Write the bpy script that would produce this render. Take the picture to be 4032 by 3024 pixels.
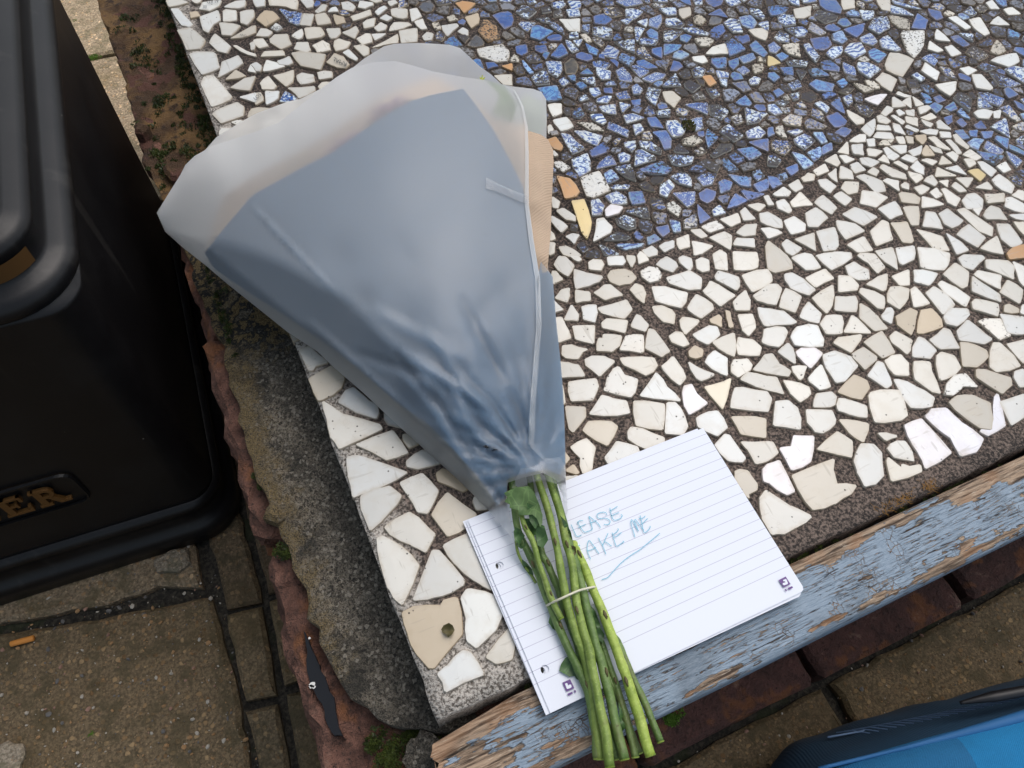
import bpy, bmesh, math, random
import numpy as np
from mathutils import Vector, Matrix, noise, geometry

for o in list(bpy.data.objects):
    bpy.data.objects.remove(o, do_unlink=True)
SC = bpy.context.scene
COL = SC.collection

# ------------------------------------------------------------------ camera
# pose solved from the A5 sheet lying on the mosaic (origin = its lower left corner,
# x along the bench front, y into the bench, z up, metres, z = 0 on top of the mosaic)
CP = np.array([-0.06972178, -0.04271468, 0.53970947])
RC = np.array([[0.915395060525635, -0.4006692460718428, 0.03893633800821543],
               [-0.3247187631515513, -0.7921003058183494, -0.5168508782809642],
               [0.23792773697615782, 0.4604793814870524, -0.8551895294042753]])
FOC = 2900.0
cam = bpy.data.cameras.new('camera')
cam.sensor_width = 36.0
cam.lens = FOC / 4032 * 36.0
cam.clip_start = 0.01
cam.clip_end = 2000
camo = bpy.data.objects.new('camera', cam)
COL.objects.link(camo)
m3 = np.stack([RC[0], -RC[1], -RC[2]], 1)
M = Matrix.Identity(4)
for i in range(3):
    for j in range(3):
        M[i][j] = float(m3[i, j])
    M[i][3] = float(CP[i])
camo.matrix_world = M
SC.camera = camo

# ------------------------------------------------------------------ world and sun (bright overcast)
SUN_EL, SUN_AZ = 62.0, 60.0          # azimuth measured from +y towards +x
w = bpy.data.worlds.new('World')
SC.world = w
w.use_nodes = True
wn = w.node_tree
bg = wn.nodes['Background']
sky = wn.nodes.new('ShaderNodeTexSky')
sky.sky_type = 'NISHITA'
sky.sun_disc = False
sky.sun_elevation = math.radians(SUN_EL)
sky.sun_rotation = math.radians(SUN_AZ)
sky.air_density = 1.0
sky.dust_density = 4.0
sky.ozone_density = 1.0
hsv = wn.nodes.new('ShaderNodeHueSaturation')
hsv.inputs['Hue'].default_value = 0.482
hsv.inputs['Saturation'].default_value = 0.58
wn.links.new(sky.outputs['Color'], hsv.inputs['Color'])
wn.links.new(hsv.outputs['Color'], bg.inputs['Color'])
bg.inputs['Strength'].default_value = 0.15
sl = bpy.data.lights.new('sun', 'SUN')
sl.energy = 1.0
sl.angle = math.radians(50)
sl.color = (1.0, 0.97, 0.93)
so = bpy.data.objects.new('sun', sl)
COL.objects.link(so)
el, az = math.radians(SUN_EL), math.radians(SUN_AZ)
sd = Vector((math.sin(az) * math.cos(el), math.cos(az) * math.cos(el), math.sin(el)))
so.rotation_euler = sd.to_track_quat('Z', 'Y').to_euler()
so.location = sd * 3
SC.view_settings.view_transform = 'Standard'
SC.view_settings.look = 'None'
SC.view_settings.gamma = 1.0
SC.view_settings.exposure = 0.06

# ------------------------------------------------------------------ helpers
def at(px, py, z=0.0):
    """photo pixel (4032 x 3024) -> point on the horizontal plane at height z"""
    d = RC.T @ np.array([(px - 2016) / FOC, (py - 1512) / FOC, 1.0])
    s = (z - CP[2]) / d[2]
    p = CP + s * d
    return Vector((float(p[0]), float(p[1]), float(z)))

def project(p):
    q = RC @ (np.array(p) - CP)
    return q[0] / q[2] * FOC + 2016, q[1] / q[2] * FOC + 1512

rng = random.Random(7)

def wloc(o):
    v = Vector((0, 0, 0))
    while o is not None:
        v += o.location
        o = o.parent
    return v

def put(name, me, parent=None, label=None, cat=None, group=None, kind=None):
    """link a mesh given in world coordinates as a part of parent (or as a thing of its own)"""
    o = bpy.data.objects.new(name, me)
    COL.objects.link(o)
    if parent is not None:
        me.transform(Matrix.Translation(-wloc(parent)))
        o.parent = parent
    tag(o, label, cat, group, kind)
    return o

def tag(o, label=None, cat=None, group=None, kind=None):
    if label: o['label'] = label
    if cat: o['category'] = cat
    if group: o['group'] = group
    if kind: o['kind'] = kind
    return o

def thing(name, loc, label, cat, group=None):
    o = bpy.data.objects.new(name, None)
    o.empty_display_size = 0.02
    COL.objects.link(o)
    o.location = loc
    return tag(o, label, cat, group)

def mesh(name, verts, faces, mats, smooth=False, fmat=None):
    me = bpy.data.meshes.new(name)
    me.from_pydata([tuple(v) for v in verts], [], [tuple(f) for f in faces])
    for m_ in (mats if isinstance(mats, (list, tuple)) else [mats]):
        me.materials.append(m_)
    if fmat is not None:
        me.polygons.foreach_set('material_index', fmat)
    if smooth:
        me.polygons.foreach_set('use_smooth', [True] * len(me.polygons))
    me.update()
    return me

def orient_up(verts, faces):
    """flip faces so that the sheet's normals point up"""
    out = []
    for f in faces:
        a, b, c = (Vector(verts[f[0]]), Vector(verts[f[1]]), Vector(verts[f[2]]))
        out.append(tuple(f) if (b - a).cross(c - a).z >= 0 else tuple(reversed(f)))
    return out

def rbf(ctrl):
    """height surface through control points (px, py, z); kernel |r|"""
    P = np.array([(c[0] / 1000, c[1] / 1000) for c in ctrl])
    Z = np.array([c[2] for c in ctrl])
    n = len(P)
    D = np.sqrt(((P[:, None] - P[None]) ** 2).sum(-1) + 1e-5)
    A = np.zeros((n + 3, n + 3))
    A[:n, :n] = D + 0.004 * np.eye(n)
    A[:n, n] = 1
    A[:n, n + 1:] = P
    A[n:, :n] = A[:n, n:].T
    W = np.linalg.solve(A, np.r_[Z, 0, 0, 0])
    def f(x, y):
        d = np.sqrt(((P - np.array([x / 1000, y / 1000])) ** 2).sum(-1) + 1e-5)
        return float(d @ W[:n] + W[n] + W[n + 1] * x / 1000 + W[n + 2] * y / 1000)
    return f

def inside(p, poly):
    x, y = p
    r = False
    n = len(poly)
    for i in range(n):
        x1, y1 = poly[i][0], poly[i][1]
        x2, y2 = poly[(i + 1) % n][0], poly[(i + 1) % n][1]
        if (y1 > y) != (y2 > y) and x < (x2 - x1) * (y - y1) / (y2 - y1) + x1:
            r = not r
    return r

def area2(poly):
    return 0.5 * sum(poly[i][0] * poly[(i + 1) % len(poly)][1] - poly[(i + 1) % len(poly)][0] * poly[i][1] for i in range(len(poly)))

def smooth_outline(pts, it=1):
    """Chaikin corner cutting for a closed outline of (x, y, z)"""
    for _ in range(it):
        q = []
        for i in range(len(pts)):
            a, b = pts[i], pts[(i + 1) % len(pts)]
            q.append(tuple(a[k] * .75 + b[k] * .25 for k in range(len(a))))
            q.append(tuple(a[k] * .25 + b[k] * .75 for k in range(len(a))))
        pts = q
    return pts

def sheet_mesh(name, outline, zf, step, mat, wrinkle=None, holes=(), rand=0.35, conv=None, up=True):
    """thin sheet: outline in pixels, heights from zf(px, py), put where those pixels lie at that height"""
    conv = conv or at
    pts, edges = [], []
    def loop(lp):
        s = len(pts)
        for i in range(len(lp)):
            a, b = lp[i], lp[(i + 1) % len(lp)]
            n = max(1, int(math.hypot(b[0] - a[0], b[1] - a[1]) / step))
            for k in range(n):
                t = k / n
                pts.append((a[0] + (b[0] - a[0]) * t, a[1] + (b[1] - a[1]) * t))
        e = len(pts)
        edges.extend((i, i + 1 if i + 1 < e else s) for i in range(s, e))
    loop([(p[0], p[1]) for p in outline])
    for h in holes:
        loop(h)
    border = list(pts)
    bp = np.array(border)
    xs = [p[0] for p in outline]; ys = [p[1] for p in outline]
    r_ = random.Random(len(name) + len(outline))
    y = min(ys)
    row = 0
    while y < max(ys):
        x = min(xs) + (step / 2 if row % 2 else 0)
        while x < max(xs):
            q = (x + r_.uniform(-rand, rand) * step, y + r_.uniform(-rand, rand) * step)
            if inside(q, outline) and np.min((bp[:, 0] - q[0]) ** 2 + (bp[:, 1] - q[1]) ** 2) > (step * .45) ** 2 \
               and not any(inside(q, h) for h in holes):
                pts.append(q)
            x += step
        y += step * .87
        row += 1
    vv, _, ff, _, _, _ = geometry.delaunay_2d_cdt([Vector(p) for p in pts], edges, [], 1, 1e-4)
    if holes:
        ff = [f for f in ff if not any(inside((sum(vv[i].x for i in f) / 3, sum(vv[i].y for i in f) / 3), h) for h in holes)]
    vs = []
    for v in vv:
        z = zf(v.x, v.y)
        if wrinkle: z += wrinkle(v.x, v.y)
        vs.append(conv(v.x, v.y, z))
    fs = orient_up(vs, ff) if up else ff
    return mesh(name, vs, fs, mat, smooth=True)

def prism(poly, z0, z1):
    """closed prism over a 2-D polygon"""
    if area2(poly) < 0: poly = poly[::-1]
    n = len(poly)
    v = [(p[0], p[1], z0) for p in poly] + [(p[0], p[1], z1) for p in poly]
    f = [tuple(range(n - 1, -1, -1)), tuple(range(n, 2 * n))] + [(i, (i + 1) % n, n + (i + 1) % n, n + i) for i in range(n)]
    return v, f

def tube(path, radii, seg=10, cap=True, ribs=0.0, nr=5):
    vs, fs = [], []
    P = [Vector(p) for p in path]
    n = len(P)
    up = Vector((0, 0, 1))
    for i, p in enumerate(P):
        t = (P[min(i + 1, n - 1)] - P[max(i - 1, 0)]).normalized()
        s = t.cross(up)
        if s.length < 1e-4: s = t.cross(Vector((0, 1, 0)))
        s.normalize()
        u = s.cross(t).normalized()
        r = radii[i] if isinstance(radii, (list, tuple)) else radii
        for k in range(seg):
            a = 2 * math.pi * k / seg
            rr = r * (1 + ribs * math.cos(nr * a))
            vs.append(p + (s * math.cos(a) + u * math.sin(a)) * rr)
    for i in range(n - 1):
        for k in range(seg):
            a, b = i * seg + k, i * seg + (k + 1) % seg
            fs.append((a, b, b + seg, a + seg))
    if cap:
        fs.append(tuple(range(seg - 1, -1, -1)))
        fs.append(tuple(range((n - 1) * seg, n * seg)))
    return vs, fs

def catmull(pts, n=6):
    P = [Vector(p) for p in pts]
    P = [P[0] * 2 - P[1]] + P + [P[-1] * 2 - P[-2]]
    out = []
    for i in range(1, len(P) - 2):
        for k in range(n):
            t = k / n
            a, b, c, d = P[i - 1], P[i], P[i + 1], P[i + 2]
            out.append(0.5 * ((2 * b) + (c - a) * t + (2 * a - 5 * b + 4 * c - d) * t * t + (3 * b - a - 3 * c + d) * t ** 3))
    out.append(P[-2])
    return out

class Acc:
    """collects shapes into one mesh"""
    def __init__(s): s.v = []; s.f = []; s.m = []
    def add(s, vf, mi=0):
        o = len(s.v)
        s.v += [tuple(p) for p in vf[0]]
        s.f += [tuple(i + o for i in f) for f in vf[1]]
        s.m += [mi] * len(vf[1])
    def mesh(s, name, mats, smooth=False): return mesh(name, s.v, s.f, mats, smooth, s.m)

# ------------------------------------------------------------------ node helpers
class NT:
    def __init__(s, name):
        s.mat = bpy.data.materials.new(name)
        s.mat.use_nodes = True
        s.t = s.mat.node_tree
        s.b = s.t.nodes['Principled BSDF']
        s.out = s.t.nodes['Material Output']
        s._pos = None
    def n(s, typ, **kw):
        nd = s.t.nodes.new(typ)
        for k, v in kw.items():
            if hasattr(nd, k) and k not in nd.inputs:
                setattr(nd, k, v)
            else:
                s.set(nd.inputs[k], v)
        return nd
    def set(s, sock, v):
        if isinstance(v, bpy.types.NodeSocket): s.t.links.new(v, sock)
        elif isinstance(v, tuple) and len(v) == 3 and sock.type == 'RGBA': sock.default_value = (*v, 1)
        else: sock.default_value = v
    def P(s, **kw):
        for k, v in kw.items(): s.set(s.b.inputs[k.replace('_', ' ')], v)
    @property
    def pos(s):
        if s._pos is None: s._pos = s.n('ShaderNodeNewGeometry').outputs['Position']
        return s._pos
    def map(s, vec=None, scale=(1, 1, 1), loc=(0, 0, 0), rot=(0, 0, 0)):
        nd = s.n('ShaderNodeMapping')
        s.set(nd.inputs['Vector'], vec or s.pos)
        nd.inputs['Scale'].default_value = scale
        nd.inputs['Location'].default_value = loc
        nd.inputs['Rotation'].default_value = rot
        return nd.outputs[0]
    def noise(s, scale, detail=3, rough=.55, vec=None, dist=0.0):
        nd = s.n('ShaderNodeTexNoise')
        nd.inputs['Scale'].default_value = scale
        nd.inputs['Detail'].default_value = detail
        nd.inputs['Roughness'].default_value = rough
        nd.inputs['Distortion'].default_value = dist
        s.set(nd.inputs['Vector'], vec or s.pos)
        return nd.outputs['Fac']
    def vor(s, scale, vec=None, feature='F1', out='Distance'):
        nd = s.n('ShaderNodeTexVoronoi', feature=feature)
        nd.inputs['Scale'].default_value = scale
        s.set(nd.inputs['Vector'], vec or s.pos)
        return nd.outputs[out]
    def math(s, op, a, b=0.0, c=0.0, clamp=False):
        nd = s.n('ShaderNodeMath', operation=op)
        nd.use_clamp = clamp
        for i, v in enumerate((a, b, c)): s.set(nd.inputs[i], v)
        return nd.outputs[0]
    def ramp(s, fac, lo, hi):
        nd = s.n('ShaderNodeMapRange')
        nd.interpolation_type = 'SMOOTHSTEP'
        s.set(nd.inputs['Value'], fac)
        s.set(nd.inputs['From Min'], lo)
        s.set(nd.inputs['From Max'], hi)
        return nd.outputs['Result']
    def mix(s, fac, a, b, mode='MIX'):
        nd = s.n('ShaderNodeMix', data_type='RGBA', blend_type=mode)
        s.set(nd.inputs['Factor'], fac)
        s.set(nd.inputs[6], a)
        s.set(nd.inputs[7], b)
        return nd.outputs[2]
    def attr(s, name, out='Color'):
        nd = s.n('ShaderNodeAttribute')
        nd.attribute_name = name
        return nd.outputs[out]
    def sep(s, v):
        nd = s.n('ShaderNodeSeparateXYZ')
        s.set(nd.inputs[0], v)
        return nd.outputs
    def bump(s, h, strength=.5, dist=.002, normal=None):
        nd = s.n('ShaderNodeBump')
        nd.inputs['Strength'].default_value = strength
        nd.inputs['Distance'].default_value = dist
        s.set(nd.inputs['Height'], h)
        if normal is not None: s.set(nd.inputs['Normal'], normal)
        s.set(s.b.inputs['Normal'], nd.outputs[0])
        return nd.outputs[0]

def plain(name, col, rough=.5, **kw):
    m_ = NT(name)
    m_.P(Base_Color=col, Roughness=rough, **kw)
    return m_.mat

# ------------------------------------------------------------------ materials
def mat_ceramic():
    m_ = NT('glazed_ceramic')
    tint = m_.attr('tint')
    par = m_.sep(m_.attr('par'))
    rnd, blue, grime = par[0], par[1], par[2]
    edge = m_.attr('par', 'Alpha')
    # the print is worn through in broad areas of the slab
    wear = m_.math('MULTIPLY', m_.ramp(m_.noise(13, 4, .65), .43, .62), m_.math('ADD', .10, m_.math('MULTIPLY', blue, .62)))
    grime = m_.math('ADD', grime, wear)
    off = m_.n('ShaderNodeVectorMath', operation='SCALE')
    m_.set(off.inputs[0], (13.0, 7.0, 3.0)); m_.set(off.inputs['Scale'], rnd)
    ad = m_.n('ShaderNodeVectorMath', operation='ADD')
    m_.set(ad.inputs[0], m_.pos); m_.set(ad.inputs[1], off.outputs[0])
    v = ad.outputs[0]
    # transfer-print pattern
    a = m_.ramp(m_.noise(105, 4, .65, v, 2.2), .46, .54)
    wv = m_.n('ShaderNodeTexWave', wave_type='RINGS')
    wv.inputs['Scale'].default_value = 55; wv.inputs['Distortion'].default_value = 7
    wv.inputs['Detail'].default_value = 2; wv.inputs['Detail Scale'].default_value = 1.5
    m_.set(wv.inputs['Vector'], v)
    b = m_.ramp(wv.outputs['Fac'], .4, .62)
    c = m_.ramp(m_.vor(420, v, 'DISTANCE_TO_EDGE'), .22, .1)
    pa = m_.mix(m_.ramp(rnd, .72, .74), a, b)
    pb = m_.mix(m_.ramp(rnd, .79, .81), pa, m_.math('MAXIMUM', c, a))
    bc = m_.mix(m_.noise(90, 2, .5, v), (.003, .021, .165), (.025, .135, .44))
    amt = m_.math('MULTIPLY', m_.sep(pb)[0], m_.ramp(blue, 0.0, .9))
    col = m_.mix(amt, tint, bc)
    # soft staining
    col = m_.mix(m_.math('MULTIPLY', m_.ramp(m_.noise(45, 3, .6, v), .45, .75), .35), col, m_.mix(.5, col, (.42, .33, .2)))
    # crazing and scratches
    cr = m_.ramp(m_.vor(260, v, 'DISTANCE_TO_EDGE'), .035, .0)
    cr = m_.math('MULTIPLY', cr, m_.ramp(m_.noise(60, 2, .5, v), .55, .7))
    col = m_.mix(m_.math('MULTIPLY', cr, .3), col, (.25, .22, .18))
    sc = m_.ramp(m_.noise(260, 2, .5, m_.map(v, (1, .12, 1), rot=(0, 0, .9))), .67, .72)
    col = m_.mix(m_.math('MULTIPLY', sc, .34), col, (.26, .235, .19))
    sc2 = m_.ramp(m_.noise(240, 2, .5, m_.map(v, (.14, 1, 1), rot=(0, 0, .25))), .66, .71)
    col = m_.mix(m_.math('MULTIPLY', sc2, .26), col, (.3, .27, .22))
    # browned, chipped rims
    en = m_.math('MULTIPLY', m_.ramp(m_.math('ADD', edge, m_.math('MULTIPLY', m_.math('SUBTRACT', m_.noise(120, 3, .6, v), .5), .7)), .72, 1.15), .42)
    col = m_.mix(en, col, (.36, .28, .18))
    grime = m_.math('ADD', grime, m_.math('MULTIPLY', m_.ramp(edge, .70, 1.0), .15))
    # worn spots showing dark grime
    thr = m_.math('SUBTRACT', .80, m_.math('MULTIPLY', grime, .34))
    g1 = m_.noise(330, 4, .65, v)
    gm = m_.ramp(g1, thr, m_.math('ADD', thr, .04))
    pit = m_.ramp(m_.vor(190, v), .16, .1)
    gm = m_.math('MAXIMUM', gm, m_.math('MULTIPLY', pit, m_.ramp(m_.noise(75, 1, .5, v), .58, .62)))
    col = m_.mix(m_.math('MULTIPLY', gm, .93), col, (.035, .028, .022))
    m_.P(Base_Color=col, Roughness=m_.math('ADD', .27, m_.math('MULTIPLY', gm, .5)))
    m_.bump(m_.math('ADD', m_.math('MULTIPLY', m_.noise(60, 2, .5, v), .4), m_.math('MULTIPLY', gm, -.5)), .35, .0012)
    return m_.mat

def mat_grout():
    m_ = NT('dark_grout')
    p = m_.sep(m_.pos)
    n1 = m_.noise(420, 3, .7)
    n2 = m_.noise(70, 4, .6)
    n3 = m_.noise(14, 3, .6)
    col = m_.mix(m_.ramp(n1, .42, .68), (.014, .011, .010), (.17, .125, .10))
    col = m_.mix(m_.ramp(n2, .42, .62), col, m_.mix(.5, col, (.012, .010, .010)))
    col = m_.mix(m_.math('MULTIPLY', m_.ramp(n3, .45, .7), .6), col, m_.mix(m_.ramp(n1, .4, .6), (.05, .036, .029), (.25, .185, .15)))
    # browner, cleaner joints in the white field near the front
    fld = m_.ramp(m_.math('ADD', p[1], m_.math('MULTIPLY', m_.math('SUBTRACT', n3, .5), .12)), .40, .30)
    col = m_.mix(m_.math('MULTIPLY', fld, .55), col, m_.mix(m_.ramp(n1, .38, .64), (.035, .028, .024), (.26, .20, .165)))
    # pale new cement along the left margin of the slab
    d = m_.math('ADD', p[0], m_.math('MULTIPLY', p[1], .02))
    edge = m_.ramp(m_.math('ADD', d, m_.math('MULTIPLY', m_.math('SUBTRACT', n2, .5), .06)), -.035, -.062)
    cor = m_.ramp(m_.math('ADD', m_.math('ADD', p[1], m_.math('MULTIPLY', p[0], .45)), m_.math('MULTIPLY', m_.math('SUBTRACT', n2, .5), .05)), .085, .045)
    edge = m_.math('MAXIMUM', edge, m_.math('MULTIPLY', cor, m_.ramp(p[0], .10, .0)))
    col = m_.mix(edge, col, m_.mix(m_.ramp(n1, .36, .6), (.10, .085, .07), (.52, .48, .43)))
    m_.P(Base_Color=col, Roughness=.92)
    m_.bump(m_.math('ADD', n1, n2), .9, .0025)
    return m_.mat

def mat_cement():
    """weathered cement ledge: grey with lichen at the front, brown with moss stains further back"""
    m_ = NT('weathered_cement')
    p = m_.sep(m_.pos)
    n1 = m_.noise(900, 2, .7); n2 = m_.noise(60, 6, .7); n3 = m_.noise(16, 4, .6)
    sp = m_.vor(420, None, 'F1', 'Color')
    spk = m_.ramp(m_.sep(sp)[0], .90, .93)
    base = m_.mix(m_.ramp(n1, .35, .65), (.075, .064, .048), (.36, .31, .235))
    gr_ = m_.sep(m_.vor(560, None, 'F1', 'Color'))[1]
    base = m_.mix(m_.math('MULTIPLY', m_.ramp(gr_, .3, .0), .85), base, (.02, .018, .014))
    base = m_.mix(m_.math('MULTIPLY', m_.ramp(gr_, .7, 1.0), .7), base, (.42, .37, .29))
    inner = m_.ramp(m_.math('ADD', p[0], m_.math('MULTIPLY', m_.math('SUBTRACT', n3, .5), .07)), -.128, -.085)
    base = m_.mix(m_.math('MULTIPLY', inner, .62), base, m_.mix(m_.ramp(gr_, .4, .9), (.012, .012, .011), (.11, .105, .095)))
    base = m_.mix(m_.math('MULTIPLY', m_.ramp(n2, .48, .66), .8), base, m_.mix(m_.ramp(n1, .4, .6), (.024, .022, .018), (.13, .115, .09)))
    base = m_.mix(m_.ramp(m_.noise(20, 4, .6, m_.map(loc=(2, 7, 1))), .5, .66), base, m_.mix(.72, base, (.022, .021, .017)))
    base = m_.mix(m_.math('MULTIPLY', spk, .55), base, (.46, .42, .35))
    och = m_.mix(m_.ramp(n1, .4, .6), (.11, .075, .026), (.29, .21, .095))
    outer = m_.ramp(m_.math('ADD', p[0], m_.math('MULTIPLY', m_.math('SUBTRACT', n2, .5), .09)), -.115, -.142)
    base = m_.mix(m_.math('MULTIPLY', outer, m_.ramp(n1, .3, .55)), base, och)
    mid = m_.math('MULTIPLY', m_.ramp(p[1], .36, .42), m_.ramp(n2, .40, .5))
    base = m_.mix(mid, base, m_.mix(m_.ramp(n2, .52, .56), (.013, .013, .012), och))
    back = m_.ramp(m_.math('ADD', p[1], m_.math('MULTIPLY', n3, .05)), .58, .64)
    br = m_.mix(m_.ramp(n3, .4, .6), (.10, .052, .025), (.30, .17, .062))
    br = m_.mix(m_.ramp(n2, .52, .66), br, (.055, .03, .02))
    br = m_.mix(m_.math('MULTIPLY', m_.ramp(n1, .55, .7), .35), br, (.36, .26, .16))
    br = m_.mix(m_.ramp(m_.noise(26, 3, .6, m_.map(loc=(3, 1, 0))), .54, .6), br, (.17, .075, .052))
    col = m_.mix(back, base, br)
    m_.P(Base_Color=col, Roughness=.9)
    m_.bump(m_.math('ADD', n1, m_.math('MULTIPLY', n2, 2.2)), 1.0, .006)
    return m_.mat

def mat_brick(name, c1, c2, dark):
    m_ = NT(name)
    n1 = m_.noise(300, 3, .7); n2 = m_.noise(45, 4, .65)
    rd = m_.n('ShaderNodeObjectInfo').outputs['Random']
    col = m_.mix(m_.ramp(n2, .35, .65), c1, c2)
    col = m_.mix(m_.math('MULTIPLY', rd, .35), col, dark)
    col = m_.mix(m_.ramp(m_.noise(110, 4, .7), .55, .68), col, m_.mix(.6, col, dark))
    col = m_.mix(m_.ramp(n1, .58, .70), col, dark)
    col = m_.mix(m_.math('MULTIPLY', m_.ramp(m_.noise(24, 3, .6, m_.map(loc=(5, 2, 1))), .52, .64), .7), col, (.22, .085, .03))
    col = m_.mix(m_.math('MULTIPLY', m_.ramp(n2, .6, .75), .6), col, (.30, .20, .15))
    m_.P(Base_Color=col, Roughness=.88)
    m_.bump(m_.math('ADD', n1, m_.math('MULTIPLY', m_.noise(110, 4, .7), 1.8)), 1.0, .004)
    return m_.mat

def mat_flag():
    m_ = NT('exposed_aggregate_paving')
    tint = m_.attr('tint')
    n1 = m_.noise(260, 3, .7); n2 = m_.noise(30, 4, .65); n3 = m_.noise(7, 3, .6)
    wob = m_.n('ShaderNodeVectorMath', operation='ADD')
    nz = m_.n('ShaderNodeTexNoise'); nz.inputs['Scale'].default_value = 90; m_.set(nz.inputs['Vector'], m_.pos)
    sc_ = m_.n('ShaderNodeVectorMath', operation='SCALE'); m_.set(sc_.inputs[0], nz.outputs['Color']); sc_.inputs['Scale'].default_value = .006
    m_.set(wob.inputs[0], m_.pos); m_.set(wob.inputs[1], sc_.outputs[0])
    vc = m_.sep(m_.vor(150, wob.outputs[0], 'F1', 'Color'))
    vd = m_.vor(150, wob.outputs[0])
    vc2 = m_.sep(m_.vor(330, wob.outputs[0], 'F1', 'Color'))
    vd2 = m_.vor(330, wob.outputs[0])
    base = m_.mix(m_.ramp(n1, .35, .65), (.45, .40, .32), (1.1, 1.0, .85))
    peb = m_.mix(vc[1], (.9, .62, .36), (2.0, 1.75, 1.4))
    msk = m_.math('MULTIPLY', m_.ramp(vc[0], .72, .76), m_.ramp(vd, .46, .36))
    peb2 = m_.mix(vc2[1], (.75, .55, .36), (1.9, 1.7, 1.45))
    msk2 = m_.math('MULTIPLY', m_.ramp(vc2[0], .62, .66), m_.ramp(vd2, .5, .38))
    col = m_.mix(m_.math('MULTIPLY', msk2, .7), base, peb2)
    col = m_.mix(msk, col, peb)
    col = m_.mix(m_.math('MULTIPLY', m_.ramp(n2, .48, .62), .65), col, (.34, .34, .22))
    col = m_.mix(m_.math('MULTIPLY', m_.ramp(n3, .5, .68), .45), col, (.50, .42, .22))
    col = m_.mix(1.0, col, tint, 'MULTIPLY')
    m_.P(Base_Color=col, Roughness=.82)
    m_.bump(m_.math('ADD', m_.math('MULTIPLY', m_.math('ADD', msk, msk2), .6), n1), .8, .002)
    return m_.mat

def mat_dirt():
    m_ = NT('joint_dirt')
    n1 = m_.noise(200, 4, .7); n2 = m_.noise(20, 3, .6)
    col = m_.mix(m_.ramp(n1, .4, .65), (.012, .011, .009), (.055, .048, .036))
    col = m_.mix(m_.math('MULTIPLY', m_.ramp(n2, .55, .65), .6), col, (.02, .028, .008))
    m_.P(Base_Color=col, Roughness=.95)
    m_.bump(n1, .8, .004)
    return m_.mat

def mat_wood_paint():
    """blue-grey paint flaking off weathered timber; grain along x"""
    m_ = NT('peeling_blue_paint')
    p = m_.sep(m_.pos)
    st = m_.map(scale=(1, 14, 14))
    grain = m_.noise(26, 4, .6, st)
    fine = m_.noise(75, 3, .65, m_.map(scale=(1, 9, 9)))
    wob = m_.noise(55, 3, .6)
    wood = m_.mix(m_.ramp(grain, .34, .62), (.05, .03, .018), (.40, .29, .20))
    wood = m_.mix(m_.math('MULTIPLY', m_.ramp(fine, .55, .7), .7), wood, (.55, .46, .36))
    wood = m_.mix(m_.math('MULTIPLY', m_.ramp(m_.noise(30, 2), .5, .65), .4), wood, (.30, .15, .07))
    # flaking: large patches, broken along the grain, with jagged edges
    big = m_.noise(11, 3, .6, m_.map(scale=(1, 2.2, 2.2), loc=(.31, .2, 0)))
    mid = m_.noise(40, 3, .6, m_.map(scale=(1, 3.2, 3.2)))
    crk = m_.vor(120, m_.map(scale=(1, 1.7, 1.7)), 'DISTANCE_TO_EDGE')
    f = m_.math('ADD', m_.math('MULTIPLY', big, .75), m_.math('ADD', m_.math('MULTIPLY', mid, .55), m_.math('MULTIPLY', grain, .34)))
    # the sharp front edge and the left end are rubbed bare
    bare = m_.math('MULTIPLY', m_.ramp(p[0], .09, -.09), .16)
    rub = m_.math('MULTIPLY', m_.ramp(m_.math('ABSOLUTE', m_.math('ADD', p[1], .0265)), .006, .0), .13)
    back = m_.math('MULTIPLY', m_.ramp(p[1], .004, .018), .22)
    f = m_.math('SUBTRACT', f, m_.math('ADD', bare, m_.math('ADD', rub, back)))
    f = m_.math('ADD', f, m_.math('MULTIPLY', m_.ramp(wob, .3, .7), .08))
    msk = m_.ramp(f, .728, .75)
    lines = m_.noise(60, 3, .6, m_.map(scale=(.35, 6.5, 6.5), loc=(1, 2, 3)))
    ck = m_.math('MULTIPLY', m_.ramp(m_.math('ABSOLUTE', m_.math('SUBTRACT', lines, .5)), .018, .006), m_.ramp(m_.noise(22, 3), .42, .52))
    cross = m_.math('MULTIPLY', m_.ramp(m_.vor(210, m_.map(scale=(1.2, .8, .8)), 'DISTANCE_TO_EDGE'), .05, .02), m_.ramp(m_.noise(35, 2, .5, m_.map(loc=(4, 4, 0))), .58, .64))
    ck = m_.math('MAXIMUM', ck, cross)
    gr = m_.ramp(grain, .35, .30)
    msk = m_.math('MULTIPLY', msk, m_.math('SUBTRACT', 1.0, m_.math('MAXIMUM', ck, gr)))
    paint = m_.mix(m_.noise(50, 3, .6), (.185, .25, .325), (.285, .36, .44))
    paint = m_.mix(m_.math('MULTIPLY', m_.ramp(m_.noise(14, 3), .55, .7), .5), paint, (.10, .125, .15))
    col = m_.mix(msk, wood, paint)
    m_.P(Base_Color=col, Roughness=m_.math('SUBTRACT', .85, m_.math('MULTIPLY', msk, .38)))
    m_.bump(m_.math('ADD', m_.math('MULTIPLY', msk, .8), m_.math('ADD', grain, m_.math('MULTIPLY', fine, .6))), 1.0, .0022)
    return m_.mat

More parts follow.
